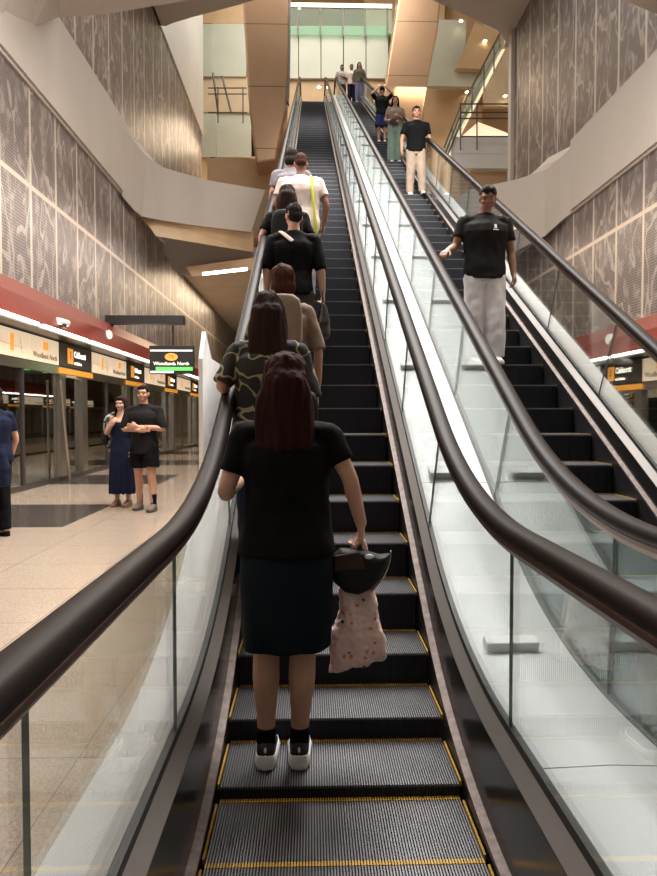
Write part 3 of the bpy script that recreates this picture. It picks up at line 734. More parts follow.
def person(label, loc, rz, h, sex='m', skin='a', hair='black', hs='short', arms=None, feet=None, head=(0, 0), vox=.008, top=None, bottom=None, shoes=None, group=None, lean=0, turn=0, face=False, neckx=0, name='person', hairlen=.25, hairw=0):
    """joints in fractions of height; local +Y is where the person faces, -X is the person's left"""
    E = empty(name, loc, rz); tag(E, label, 'person', group)
    H = h; fem = sex == 'f'
    sw = .099 if fem else .114
    k = lambda p: V((p[0] * H, p[1] * H + lean * H * max(0, p[2] - .5), p[2] * H))
    feet = feet or ((-.055, 0, 0), (.055, 0, 0)); A_ = arms or {}
    # default relaxed arms
    aL = A_.get('L', ((-.150, -.012, .635), (-.152, .025, .50))); aR = A_.get('R', ((.150, -.012, .635), (.152, .025, .50)))
    sh = {'L': V((-sw, -.002, .803)), 'R': V((sw, -.002, .803))}
    body = nb()
    hipw = .104 if fem else .096; waist = .076 if fem else .086
    torso = [(.455, .070, .050, 0, 0), (.50, hipw * .97, .066, 0, -.004), (.535, hipw, .068, 0, -.006), (.575, hipw * .93, .062, 0, -.002), (.62, waist, .054, 0, .002), (.68, .088 if fem else .096, .060, 0, 0), (.735, .097 if fem else .110, .067, 0, 0), (.775, .094 if fem else .107, .060, 0, -.002), (.800, .066 if fem else .080, .044, 0, -.004), (.826, .046, .036, 0, -.004), (.855, .034, .032, 0, 0), (.885, .031, .032, 0, .004)]
    stack(body, [(z * H, a * H, b * H, xo * H, yo * H + lean * H * max(0, z - .5)) for z, a, b, xo, yo in torso])
    # head
    pit, yaw = head
    hc = k((neckx, .010, .932)); Rm = Matrix.Rotation(yaw, 3, 'Z') @ Matrix.Rotation(-pit, 3, 'X')
    hp = lambda x, y, z: hc + Rm @ V((x * H, y * H, z * H))
    def hell(x, y, z, a, b, c): ell(body, hp(x, y, z), (a * H, b * H, c * H), Rm, 3)
    tube(body, [k((0, -.002, .84)), k((neckx * .6, .002, .875)), hp(0, -.006, -.02)], [(.034 * H, .032 * H), .030 * H, .031 * H])
    hell(0, -.006, .014, .044, .053, .052); hell(0, .008, -.018, .037, .041, .046); hell(0, .026, -.046, .020, .020, .018)
    hell(0, .044, -.012, .008, .012, .014); hell(0, .051, -.018, .0095, .008, .006)
    hell(0, .040, .012, .034, .012, .012); hell(0, .040, -.034, .014, .010, .0065)
    for s in (-1, 1): hell(s * .044, -.004, -.006, .006, .011, .017); hell(s * .022, .030, -.018, .015, .014, .014)
    # arms
    hd = {}
    for key, a in (('L', aL), ('R', aR)):
        s_ = sh[key]; e, w_ = V(a[0]), V(a[1]); g = 1 if not fem else .88
        mid1 = s_.lerp(e, .45) ; mid2 = e.lerp(w_, .35)
        P, Q = dense([k(s_), k(mid1), k(e), k(mid2), k(w_)], [(.026 if top else .033) * g * H, .028 * g * H, .0225 * g * H, .0225 * g * H, (.0165 * g * H, .0135 * g * H)], 4)
        tube(body, P, Q); ell(body, k(s_), ((.026 if top else .033) * g * H,) * 3, n=3)
        dirw = (k(w_) - k(e)).normalized(); nr = V(a[2]) if len(a) > 2 else V((1 if key == 'L' else -1, 0, 0))
        cu = a[3] if len(a) > 3 else .32
        hdir = V(a[4]) if len(a) > 4 else dirw
        n0 = (nr - hdir * nr.dot(hdir)).normalized(); ac = hdir.cross(n0)
        # thumb towards the front/up side
        sd = 1 if ac.dot(V((0, 1, .4))) > 0 else -1
        hand(body, k(w_), hdir, nr, sd, .108 * g * H, cu)
    # legs
    hips = ((-.050, 0, .50), (.050, 0, .50)); kn = []
    for i, (hp_, ft) in enumerate(zip(hips, feet)):
        hp_ = V(hp_); f = V(ft); ank = V((f.x, f.y - .012, f.z + .045)); bend = max(0, .455 - (hp_ - ank).length) * .9
        kne = (hp_ + ank) / 2 + V((0, .010 + bend, .012)); kn.append(kne)
        calf = kne.lerp(ank, .32) + V((0, -.010, 0)); g = 1.0
        P, Q = dense([k(hp_), k(hp_.lerp(kne, .5)), k(kne), k(calf), k(kne.lerp(ank, .7)), k(ank)], [(.052 * H, .056 * H), (.045 * H, .047 * H), .0325 * H, (.033 * H, .034 * H), .024 * H, .0195 * H], 4)
        tube(body, P, Q)
        tube(body, [k(ank + V((0, -.008, -.02))), k(ank + V((0, .05, -.028))), k(ank + V((0, .085, -.034)))], [(.020 * H, .016 * H), (.024 * H, .014 * H), (.024 * H, .009 * H)])
    B = remesh('body', body, vox, SK[skin], E, 2)
    me = B.data
    if face:
        for m_ in (M['lip'], M['eye'], M['eyewhite']): me.materials.append(m_)
        inv = Rm.transposed()
        for p in me.polygons:
            q = inv @ (p.center - hc) / H
            if q.y < .020 or abs(q.x) > .04 or abs(q.z) > .06: continue
            if abs(q.z + .034) < .0045 and abs(q.x) < .014: p.material_index = 1
            for s in (-1, 1):
                dx, dz_ = q.x - s * .0175, q.z + .001
                if (dx / .0072) ** 2 + (dz_ / .0032) ** 2 < 1: p.material_index = 2
                if abs(q.x - s * .018) < .0110 and abs(q.z - .0125 - .08 * abs(dx)) < .0019: p.material_index = 2
    # hair
    if hs:
        hb = nb()
        def hh(x, y, z, a, b, c): ell(hb, hp(x, y, z), (a * H, b * H, c * H), Rm, 3)
        if hs == 'short':
            hh(0, -.010, .024, .047, .054, .048); hh(0, -.026, -.004, .042, .036, .040); hh(0, .020, .046, .036, .032, .020)
        elif hs == 'crop':
            hh(0, -.012, .022, .0455, .052, .048); hh(0, -.028, -.006, .038, .031, .034)
        elif hs == 'bob':
            hh(0, -.010, .018, .052, .058, .056); hh(0, -.024, -.028, .054, .044, .046); hh(0, .016, .046, .038, .034, .018)
        else:
            hh(0, -.010, .018, .051, .057, .055); hh(0, -.026, -.020, .050, .042, .048); hh(0, .016, .046, .038, .034, .018)
            zt = .93; L_ = hairlen; rows = [(z_ * H, w2 * H, d2 * H, neckx * H, y2 * H + lean * H * .44) for z_, w2, d2, y2 in ((.978, .018, .014, -.018), (.965, .034, .028, -.020), (.950, .045, .038, -.024), (.938, .050, .042, -.028))]
            for i in range(9):
                f = i / 8; z = zt - f * L_
                wv = .052 + hairw * f + .014 * math.sin(min(1, f * 2.2) * PI / 2) - .016 * f ** 4; dp = .043 - .012 * f
                rows.append((z * H, wv * H, dp * H, neckx * H, (-.031 - .016 * f) * H + lean * H * max(0, z - .5)))
            stack(hb, rows, 24, 2.4)
            for s in (-1, 1):
                P, Q = dense([hp(s * .044, .006, .02), hp(s * .050, .004, -.03), k((s * .054 + neckx, .006, .86)), k((s * .058 + neckx, -.004, .93 - L_ * .72))], [.012 * H, .014 * H, .014 * H, .008 * H], 3); tube(hb, P, Q, 8)
        sd_ = random.random() * 50
        remesh('hair', hb, min(vox, .008), HR[hair], E, 7, lambda c: .012 * (noise.noise(V((c.x * 30 + sd_, c.y * 30, c.z * 3))) + .3 * noise.noise(V((c.x * 90, c.y * 90, c.z * 10)))) if hs != 'crop' else .003 * noise.noise(c * 60))
    E['_'] = 0; del E['_']
    # clothing
    if top:
        tb = nb(); infl = top.get('infl', .010); hem = top.get('hem', .50); sl = top.get('sleeve', .55)
        rows = [r for r in torso if r[0] >= .5]
        fz = [(hem, (top.get('hemw', hipw * 1.06)), .074 + infl * .8, 0, -.005)] + [(z, max(a, (hipw * .9 if z < .66 else 0)) + infl, b + infl * .9, xo, yo) for z, a, b, xo, yo in rows if z > hem + .02 and z < .80] + [(.803, (.066 if fem else .080) + infl * .3, .046 + infl * .5, 0, -.004)] + [(.836, .060 + infl * .5, .040, 0, -.004), (.850, .040, .037, 0, 0)]
        stack(tb, [(z * H, a * H, b * H, xo * H, yo * H + lean * H * max(0, z - .5)) for z, a, b, xo, yo in fz])
        for key in 'LR':
            q_ = sh[key]; P, Q = dense([k((q_.x * .22, -.004, .832)), k((q_.x * .62, -.003, .813)), k(q_ + V((0, 0, -.003)))], [(.018 * H, .030 * H), (.026 * H, .036 * H), (.0345 * H, .036 * H)], 4); tube(tb, P, Q, 14)
        for key, a in (('L', aL), ('R', aR)):
            s_ = sh[key]; e, w_ = V(a[0]), V(a[1]); g = 1 if not fem else .9
            full = [s_.lerp(V((0, s_.y, .80)), .35), s_ + V((0, 0, .002)), s_.lerp(e, .33), s_.lerp(e, .66), e, e.lerp(w_, .5), w_.lerp(e, .06)]
            rr = [.026 * g, .032 * g, .0335 * g, .034 * g, .030, .026, .022]
            nseg = {0: 0, .35: 3, .55: 3.6, .7: 4, 1: 5, 2: 7}.get(sl, 3.6)
            if nseg == 0: continue
            m_ = int(nseg); P_, R2 = full[:m_], rr[:m_]
            if nseg - m_ > .01: P_.append(full[m_ - 1].lerp(full[m_], nseg - m_)); R2.append(rr[m_ - 1])
            R2 = [r + infl * .25 for r in R2]
            P, Q = dense([k(p) for p in P_], [r * H for r in R2], 4); tube(tb, P, Q, 16, cap=False)
        so = random.random() * 30
        T_ = remesh(top.get('name', 'shirt'), tb, max(vox * .9, .007), top['mat'], E, 14, lambda c: .008 * noise.noise(V((c.x * 9 + so, c.y * 9, c.z * 5))) + .005 * noise.noise(V((c.x * 20, c.y * 20, c.z * 11 + so))))
        E['_t'] = 1; del E['_t']
        person.top = T_
    if bottom:
        bb = nb(); ty = bottom['type']; z0 = bottom.get('z', .05)
        if ty in ('skirt', 'dress'):
            wb = bottom.get('w', .11); db = bottom.get('d', .085); zt = bottom.get('top', .60)
            rows = [(z0, wb, db, bottom.get('xo', 0), 0), (z0 + .02, wb, db, bottom.get('xo', 0), 0), (.36, (wb + hipw) / 2 + .006, (db + .075) / 2, bottom.get('xo', 0) * .5, -.004), (.46, hipw + .010, .078, 0, -.006), (.505, hipw + .008, .076, 0, -.006), (.54, hipw + .003, .071, 0, -.006), (.58, hipw * .93 + .003, .064, 0, -.002), (min(zt, .62), waist + .008, .060, 0, .002)]
            rows = [r for r in rows if r[0] <= zt]
            if ty == 'dress': rows += [(.68, .096, .066, 0, 0), (.73, .104, .073, 0, 0), (.765, .094, .066, 0, .002)]
            stack(bb, [(z * H, a * H, b * H, xo * H, yo * H + lean * H * max(0, z - .5)) for z, a, b, xo, yo in rows], 32, 2.3)
            so = random.random() * 30; amp = bottom.get('fold', .010)
            remesh(bottom.get('name', 'skirt'), bb, max(vox * .9, .007), bottom['mat'], E, 2, lambda c: amp * max(0, (.55 * H - c.z) / (.5 * H)) * math.sin(math.atan2(c.y, c.x) * bottom.get('nf', 9) + so) + .004 * noise.noise(V((c.x * 12, c.y * 12, c.z * 6 + so))))
        else:
            loose = bottom.get('loose', .012)
            stack(bb, [(z * H, a * H, b * H, 0, yo * H) for z, a, b, yo in ((.455, .080, .062, 0), (.49, hipw + loose * .7, .074, -.004), (.53, hipw + loose * .8, .075, -.005), (.575, hipw * .95 + loose * .6, .068, -.002), (.60, waist + .012, .062, 0))])
            for hp_, ft, kne in zip(hips, feet, kn):
                hp_ = V(hp_); f = V(ft); ank = V((f.x, f.y - .010, f.z + .045)); zc = z0
                pts = [hp_ + V((0, 0, .01)), hp_.lerp(kne, .5), kne, kne.lerp(ank, .5), ank + V((0, 0, .0))]; rr = [.058 + loose * .4, .050 + loose * .7, .040 + loose, .034 + loose * bottom.get('flare', 1.2), .028 + loose * bottom.get('flare', 1.2)]
                if z0 > .15:   # shorts
                    t_ = (hp_.z - z0) / (hp_.z - kne.z); pts = [hp_ + V((0, 0, .01)), hp_.lerp(kne, t_ * .5), hp_.lerp(kne, t_)]; rr = [.058 + loose * .4, .054 + loose, .050 + loose * 1.4]
                P, Q = dense([k(p) for p in pts], [r * H for r in rr], 5); tube(bb, P, Q, 18, cap=False)
            so = random.random() * 30
            remesh(bottom.get('name', 'trousers'), bb, max(vox * .9, .007), bottom['mat'], E, 4, lambda c: .010 * noise.noise(V((c.x * 10 + so, c.y * 10, c.z * 5))) + .007 * noise.noise(V((c.x * 18, c.y * 18, c.z * 12 + so))))
    if shoes:
        for f in feet:
            f = k(f); um, sm_, sock = shoes[0], shoes[1], (shoes[2] if len(shoes) > 2 else None)
            s_ = H / 1.72; W = .046 * s_
            ub = nb()
            loft(ub, [ring(f + V((0, y * s_, z * s_)), V((1, 0, 0)), V((0, -.12, 1)).normalized(), a * s_, b * s_, 16, 2.4) for y, z, a, b in ((-.085, .052, .020, .022), (-.075, .058, .033, .036), (-.045, .064, .040, .045), (0, .062, .042, .044), (.05, .052, .044, .036), (.10, .040, .045, .026), (.145, .032, .036, .020), (.165, .028, .016, .012))])
            if not shoes[3:]: tube(ub, [f + V((0, -.028, .07)) * s_, f + V((0, -.030, .108)) * s_], [.040 * s_, .036 * s_], 16, cap=False)
            remesh('shoe', ub, min(vox, .006), um, E, 2)
            sb = nb()
            out = [(-.092, .018), (-.098, .0), (-.092, -.018)]
            ol = [(0, -.100, 0.03), (.030, -.090, .03), (.043, -.05, .014), (.044, 0, .004), (.047, .06, .002), (.050, .10, .002), (.042, .145, .004), (.022, .170, .008), (0, .176, .010)]
            full = ol + [(-x, y, z) for x, y, z in reversed(ol[1:-1])]
            sb2 = [V((x * 1.02, y, .001)) for x, y, z in full]; mid = [V((x * 1.08, y * 1.01, .018)) for x, y, z in full]; tp = [V((x * .98, y * .99, .030 + z)) for x, y, z in full]
            loft(sb, [[f + p * s_ for p in rr_] for rr_ in (sb2, mid, tp)]); obj('sole', sb, sm_, E, smooth=True, bevel=.003)
            if sock:
                kb = nb(); tube(kb, [f + V((0, -.026, .08)) * s_, f + V((0, -.028, .135)) * s_, f + V((0, -.028, shoes[4] if len(shoes) > 4 else .15)) * s_], [.041 * s_, .042 * s_, .044 * s_], 18, cap=False)
                remesh('sock', kb, .007, sock, E, 1)
    return E
hw_off = 0
def tread(k): return zf(Y0 + ST * k) if k > 0 else 0
def backpack(E, H, mat, z=.73, w=.085, hgt=.13, dep=.05, y=-.10, x=0, name='backpack', label=None):
    b = nb()
    loft(b, [ring(V((x * H, (y + yy) * H, z * H)), V((1, 0, 0)), V((0, 0, 1)), a * w * H, c * hgt * H, 24, 4) for yy, a, c in ((dep * .55, .9, .93), (dep * .3, 1, 1), (-dep * .2, 1, 1), (-dep * .5, .92, .94), (-dep * .62, .7, .75))])
    for s in (-1, 1):
        P, Q = dense([V((x + s * .055, y + .03, z + hgt * .85)) * H, V((x + s * .062, -.02, .848)) * H, V((x + s * .068, .045, .815)) * H, V((x + s * .078, .066, .73)) * H, V((x + s * .092, 0.02, .66)) * H, V((x + s * .06, y + .03, z - hgt * .7)) * H], [(.016 * H, .005 * H)] * 6, 4); tube(b, P, Q, 8)
    return b

K = {}
K['black'] = cloth('black cotton', (.003, .003, .0035)); K['blacktee'] = cloth('faded black cotton', (.014, .013, .013))
K['teal'] = cloth('very dark teal cotton', (.005, .010, .015)); K['white'] = cloth('white cotton', (.62, .52, .47)); K['whitetrouser'] = cloth('pale grey white twill', (.74, .73, .76))
K['navy'] = cloth('navy cotton', (.009, .013, .034)); K['grey'] = cloth('grey cotton', (.17, .16, .175)); K['beige'] = cloth('beige twill', (.38, .29, .22))
K['beigetop'] = cloth('beige knit', (.25, .19, .145)); K['green'] = cloth('sage green linen', (.22, .30, .24)); K['blue'] = cloth('dark blue shorts', (.015, .02, .075)); K['purple'] = cloth('muted purple blue denim', (.16, .15, .26))
K['olive'] = cloth('dark olive cotton', (.10, .085, .06)); K['charcoal'] = cloth('charcoal cotton', (.045, .040, .038))
K['leather'] = mk('black leather', (.012, .011, .011), .4, 0, .2, 10, .2); K['khaki'] = cloth('khaki canvas', (.26, .20, .155)); K['darkbag'] = cloth('black nylon', (.016, .016, .018), .1, .6)
K['shoeblack'] = mk('black mesh shoe', (.02, .02, .022), .6, 0, .2, 60); K['sole'] = mk('white rubber sole', (.80, .80, .80), .5); K['shoewhite'] = mk('white shoe leather', (.72, .70, .68), .5); K['shoebrown'] = mk('grey brown suede', (.16, .12, .09), .8)
K['sandal'] = mk('brown sandal leather', (.22, .12, .08), .6)
# stripes
t = NT('grey striped jersey'); s = t.sep(t.coord()); t.set(Base_Color=t.mix(t.math('LESS_THAN', t.math('FRACT', t.math('MULTIPLY', s[2], 14)), .4), (.50, .45, .42), (.10, .09, .09)), Roughness=.8); K['stripe'] = t.m
# branch print: pale olive wandering lines on black
t = NT('black top with olive branch print'); co = t.coord(); a = t.noise(co, 7, 1.5, .4, .4)
ln = t.math('LESS_THAN', t.math('ABSOLUTE', t.math('SUBTRACT', a, .47)), .022)
t.set(Base_Color=t.mix(ln, (.012, .011, .010), (.26, .23, .13)), Roughness=.85); K['print'] = t.m
t = NT('grey black camouflage'); co = t.coord(); a = t.ramp(t.noise(co, 16, 2), .48, .54); t.set(Base_Color=t.mix(a, (.04, .04, .04), (.42, .42, .40)), Roughness=.85); K['camo'] = t.m
# pink tote with small motifs
t = NT('pink cotton with small motifs'); co = t.coord()
vo = t.n('ShaderNodeTexVoronoi'); vo.inputs['Scale'].default_value = 30; t.l(co, vo.inputs['Vector'])
sp_ = t.math('LESS_THAN', vo.outputs['Distance'], .27)
cs = t.sep(vo.outputs['Color']); m1 = t.math('GREATER_THAN', cs[0], .62); m2 = t.math('GREATER_THAN', cs[1], .5)
cc_ = t.mix(m2, (.05, .06, .12), (.72, .25, .06)); vis_ = t.math('MULTIPLY', sp_, t.math('GREATER_THAN', cs[2], .42))
cc2 = t.mix(m1, cc_, (.70, .22, .18))
t.set(Base_Color=t.mix(vis_, (.86, .62, .58), cc2), Roughness=.8); K['tote'] = t.m

# ---- main woman
H1 = 1.78
P1 = person('nearest person, seen from behind, in a black tee, dark calf-length skirt and black-and-white sneakers', (-.225, 2.915, tread(1) + .002), 0, H1, 'f', 'b', 'red', 'long',
   arms={'L': ((-.146, -.012, .662), (-.112, .125, .690), (0, 0, -1), .4), 'R': ((.152, -.010, .700), (.184, .020, .580), (-1, .2, 0), .75, (.02, .1, -1))},
   feet=((-.050, 0, 0), (.031, 0, 0)), vox=.0065, top=dict(mat=K['black'], hem=.512, hemw=.119, sleeve=.7, infl=.013, name='tee'), bottom=dict(type='skirt', z=.285, w=.108, d=.082, mat=K['teal'], top=.62, fold=.006, nf=7),
   shoes=(K['shoeblack'], K['sole'], K['black']), hairlen=.165, head=(.05, 0), hairw=.012)
# heel tabs on the sneakers
for s in (-.089, .0552):
    tb_ = nb(); ell(tb_, (s, -.092, .085), (.006, .004, .012)); obj('heel_tab', tb_, K['sole'], P1, smooth=True)
def wpos(x, y, z): return V((x, y, z))
# tote bag
tb_ = nb(); rows = []
top_c, bot_c = V((.088, 2.97, .80)), V((.078, 2.97, .44))
for f, hw2, dp, xo in ((0, .078, .026, 0), (.12, .082, .034, 0), (.35, .092, .040, .0), (.6, .110, .045, .0), (.85, .128, .046, .004), (.95, .130, .042, .004), (1.0, .122, .028, .004)):
    c = top_c.lerp(bot_c, f); c.x += xo
    ex = V((1, 0, .25 * f)).normalized(); rows.append(ring(c, ex, V((0, 1, 0)), hw2, dp, 28, 3.2))
loft(tb_, rows)
TB = remesh('tote_bag', tb_, .006, K['tote'], None, 2, lambda c: .014 * noise.noise(V((c.x * 16, c.y * 20, c.z * 8))) + .006 * math.sin(c.x * 60 + c.z * 16) + .006 * noise.noise(c * 45))
tag(TB, 'pink tote bag with small coloured motifs hanging from the nearest person\'s right hand', 'bag')
for o_ in (-.02, .02):
    hb_ = nb(); P, Q = dense([V((.03, 2.97 + o_, .79)), V((.045, 2.97 + o_, .90)), V((.10, 2.955 + o_ * .3, 1.02)), V((.135, 2.97 + o_, .90)), V((.145, 2.97 + o_, .79))], [(.012, .003)] * 5, 5); tube(hb_, P, Q, 8); obj('handle', hb_, K['tote'], TB, smooth=True)
# black cap/pouch held over the tote
cb = nb()
pts2 = [(-.022, .955), (.010, .982), (.10, .975), (.19, .952), (.230, .958), (.222, .915), (.195, .855), (.15, .80), (.09, .775), (.03, .785), (-.018, .83), (-.03, .89)]
ctr = V((.095, 0, .88))
rows = []
for yy, sc_ in ((-.052, .62), (-.042, .86), (-.02, .97), (.0, 1.0), (.02, .97), (.035, .8)):
    rows.append([V((ctr.x + (x - ctr.x) * sc_, 2.955 + yy - .02 , ctr.z + (z - ctr.z) * sc_)) for x, z in pts2])
loft(cb, rows); CB = remesh('sun_visor_hat', cb, .006, K['darkbag'], None, 3)
tag(CB, 'folded black brimmed hat held by the nearest person above the pink tote', 'hat')
bb_ = nb(); P, Q = dense([V((.232, 2.93, .965)), V((.222, 2.925, .91)), V((.196, 2.92, .853)), V((.15, 2.918, .797))], [.0045] * 4, 4); tube(bb_, P, Q, 8); obj('brim_edge', bb_, M['railbase'], CB, smooth=True)
bb_ = nb(); ell(bb_, (.132, 2.872, .955), (.020, .006, .011)); obj('white_label', bb_, K['sole'], CB, smooth=True)
bb_ = nb(); loft(bb_, [[V((-.02, 2.885 + d, .955)), V((.09, 2.875 + d, .975)), V((.115, 2.875 + d, .90)), V((-.02, 2.885 + d, .885))] for d in (0, .02)]); obj('brown_pouch', bb_, cloth('dark brown suede', (.055, .035, .03)), CB, bevel=.006)

def up(label, k, x, yo, H, **kw): return person(label, (x, Y0 + ST * k + .17 + yo, tread(k) + .002), kw.pop('rz', 0), H, **kw)
# P2
P2 = up('person with very long hair in a black top printed with olive branches', 4, -.37, -.04, 1.76, sex='f', skin='d', hair='dark', hs='long', hairlen=.34, vox=.008,
   arms={'L': ((-.150, -.035, .690), (-.142, .085, .640), (0, 0, -1), .5), 'R': ((.150, -.02, .64), (.13, .06, .55))}, top=dict(mat=K['print'], hem=.49, sleeve=1, infl=.022, name='blouse'), bottom=dict(type='trousers', z=.05, mat=K['navy'], loose=.014), shoes=(K['shoeblack'], K['sole']))
bm = nb(); b = nb(); loft(b, [ring(V((.235, -.03 + yy, 1.03)), V((1, 0, 0)), V((0, 0, 1)), a * .06, c * .14, 20, 3.5) for yy, a, c in ((-.11, .7, .8), (-.09, 1, 1), (.09, 1, 1), (.11, .7, .8))])
o = obj('shoulder_bag', b, K['darkbag'], None, smooth=True); o.location = P2.location; tag(o, 'black shoulder bag at the right side of the person in the branch-print top', 'bag')
bm.free()
# P3
P3 = up('person with a brown bob in a beige top wearing a khaki backpack', 6, -.315, 0, 1.66, sex='f', skin='a', hair='brown', hs='bob', vox=.009, rz=.0, top=dict(mat=K['beigetop'], hem=.5, sleeve=1, infl=.018, name='top'), bottom=dict(type='trousers', z=.05, mat=K['charcoal']), shoes=(K['shoeblack'], K['sole']))
o = remesh('backpack', backpack(P3, 1.66, None), .009, K['khaki'], None, 2); o.location = P3.location; tag(o, 'khaki canvas backpack worn by the person with the brown bob', 'bag')
# P4
P4 = up('person with short black hair in a black shirt with a pale shoulder strap', 10, -.275, 0, 1.70, sex='m', skin='b', hair='black', hs='short', vox=.010, head=(.1, .25), arms={'R': ((.150, -.012, .635), (.160, .03, .52), (-1, 0, 0), .9)}, top=dict(mat=K['black'], hem=.49, sleeve=1, infl=.014), bottom=dict(type='trousers', z=.05, mat=K['charcoal']), shoes=(K['shoeblack'], K['sole']))
sb = nb(); P, Q = dense([V((-.12, .09, 1.30)), V((-.12, .03, 1.425)), V((-.115, -.06, 1.42)), V((-.02, -.125, 1.33))], [(.022, .006)] * 4, 5); tube(sb, P, Q, 8); obj('shoulder_strap', sb, K['white'], P4, smooth=True)
hb_ = nb(); loft(hb_, [ring(V((.275, .03, z)), V((0, 1, 0)), V((1, 0, 0)), a, b_, 24, 3.5) for z, a, b_ in ((.44, .13, .05), (.46, .165, .07), (.58, .16, .065), (.70, .135, .045), (.76, .12, .02))])
o = remesh('handbag', hb_, .009, K['leather'], None, 2, lambda c: .008 * noise.noise(c * 14)); o.location = P4.location; tag(o, 'black leather handbag hanging beside the person in the black shirt', 'bag')
for y_ in (-.02, .08):
    q_ = nb(); P, Q = dense([V((.275, y_ - .04, .74)), V((.27, y_ - .03, .86)), V((.27, y_, .90)), V((.27, y_ + .03, .86)), V((.275, y_ + .04, .74))], [.006] * 5, 4); tube(q_, P, Q, 8); obj('handle', q_, K['leather'], o, smooth=True)
# P5
P5 = up('person with long dark hair wearing a black shirt and a black backpack', 12, -.36, 0, 1.70, sex='f', skin='b', hair='dark', hs='long', hairlen=.17, vox=.010, arms={'L': ((-.165, -.02, .665), (-.130, .12, .635), (0, 0, -1), .5)}, top=dict(mat=K['black'], hem=.5, sleeve=.7, infl=.022), bottom=dict(type='trousers', z=.05, mat=K['charcoal']), shoes=(K['shoeblack'], K['sole']))
o = remesh('backpack', backpack(P5, 1.7, None, z=.70, w=.095, hgt=.12), .010, K['darkbag'], None, 2); o.location = P5.location; tag(o, 'black nylon backpack worn by the person with long dark hair', 'bag')
# P6
P6 = up('person with cropped hair in a loose white tee with a yellow-green strap down the back', 15, -.235, 0, 1.82, sex='m', skin='c', hair='brown', hs='crop', vox=.011, head=(.35, 0), arms={'R': ((.17, 0, .66), (.155, .05, .54)), 'L': ((-.17, 0, .66), (-.155, .05, .54))}, top=dict(mat=K['white'], hem=.46, sleeve=.7, infl=.034, name='tee'), bottom=dict(type='trousers', z=.05, mat=K['grey']), shoes=(K['shoeblack'], K['sole']))
sb = nb(); P, Q = dense([V((.10, .08, 1.44)), V((.115, 0, 1.545)), V((.13, -.12, 1.46)), V((.14, -.165, 1.30)), V((.17, -.165, 1.0)), V((.19, -.14, .82))], [(.018, .005)] * 6, 5); tube(sb, P, Q, 8); obj('yellow_green_strap', sb, cloth('yellow green webbing', (.50, .55, .06)), P6, smooth=True)
# P7
up('person with black hair and a grey shirt, farthest ahead in the queue going up', 17, -.37, 0, 1.75, sex='m', skin='d', hair='black', hs='bob', vox=.012, top=dict(mat=K['grey'], hem=.5, sleeve=.7, infl=.018), bottom=dict(type='trousers', z=.05, mat=K['charcoal']), shoes=(K['shoeblack'], K['sole']))

# ---- coming down
def down(label, k, x, yo, H, **kw): return person(label, (x, Y0 + ST * k + .20 + yo, tread(k) + .002), kw.pop('rz', PI), H, **kw)
D1 = down('person in a black tee and loose white trousers riding down, looking at the step', 11, 1.64, 0, 1.80, sex='m', skin='c', hair='black', hs='short', face=True, vox=.0075, head=(.35, -.2), neckx=-.014,
   arms={'R': ((.165, -.005, .665), (.232, .100, .615), (0, 0, -1), .5), 'L': ((-.150, -.005, .640), (-.158, .03, .505), (1, 0, 0), .5)}, top=dict(mat=K['blacktee'], hem=.475, sleeve=.7, infl=.026, name='tee'), bottom=dict(type='trousers', z=.04, mat=K['whitetrouser'], loose=.020), shoes=(K['shoewhite'], K['sole']), feet=((-.06, .03, 0), (.06, 0, 0)))
# chest print, following the cloth
bv = BVHTree.FromPolygons([v.co.copy() for v in person.top.data.vertices], [tuple(p.vertices) for p in person.top.data.polygons])
def chest(name, x0, x1, z0, z1, mat, E, bv, n=6):
    b = nb(); G = []
    for off in (.0015, .0045):
        g = []
        for i in range(n + 1):
            for j in range(n + 1):
                x = x0 + (x1 - x0) * i / n; z = z0 + (z1 - z0) * j / n
                h_ = bv.ray_cast(V((x, 1, z)), V((0, -1, 0)))[0]; y = h_.y if h_ else .12
                g.append(b.verts.new((x, y + off, z)))
        G.append(g)
    for g, fl in ((G[0], True), (G[1], False)):
        for i in range(n):
            for j in range(n):
                f = [g[i * (n + 1) + j], g[(i + 1) * (n + 1) + j], g[(i + 1) * (n + 1) + j + 1], g[i * (n + 1) + j + 1]]; b.faces.new(f if fl else f[::-1])
    return obj(name, b, mat, E)
chest('chest_emblem', -.085, -.058, 1.345, 1.385, K['sole'], D1, bv); chest('chest_lettering_line', -.100, -.045, 1.325, 1.335, K['sole'], D1, bv)
D2 = down('person in a black polo shirt and beige trousers standing on the down escalator', 29, 2.03, -.05, 1.80, sex='m', skin='d', hair='black', hs='short', face=True, vox=.010, arms={'R': ((.158, -.01, .635), (.165, .02, .50), (-1, 0, 0), .6), 'L': ((-.158, -.01, .635), (-.165, .02, .50), (1, 0, 0), .6)}, top=dict(mat=K['black'], hem=.485, sleeve=.7, infl=.018, name='polo_shirt'), bottom=dict(type='trousers', z=.05, mat=K['beige'], loose=.012), shoes=(K['shoewhite'], K['sole']), feet=((-.075, .03, 0), (.065, -.03, 0)))
D3 = down('person with long dark hair, beige top and wide sage green trousers, one arm folded', 38, 2.05, 0, 1.70, sex='f', skin='a', hair='dark', hs='long', hairlen=.14, face=True, vox=.012, arms={'L': ((-.145, .01, .655), (-.04, .10, .665), (0, -1, 0), .3), 'R': ((.145, 0, .65), (.04, .10, .60), (0, -1, 0), .3)}, top=dict(mat=K['beigetop'], hem=.55, sleeve=.7, infl=.016, name='top'), bottom=dict(type='trousers', z=.03, mat=K['green'], loose=.026, flare=1.4), shoes=(K['shoeblack'], K['sole']))
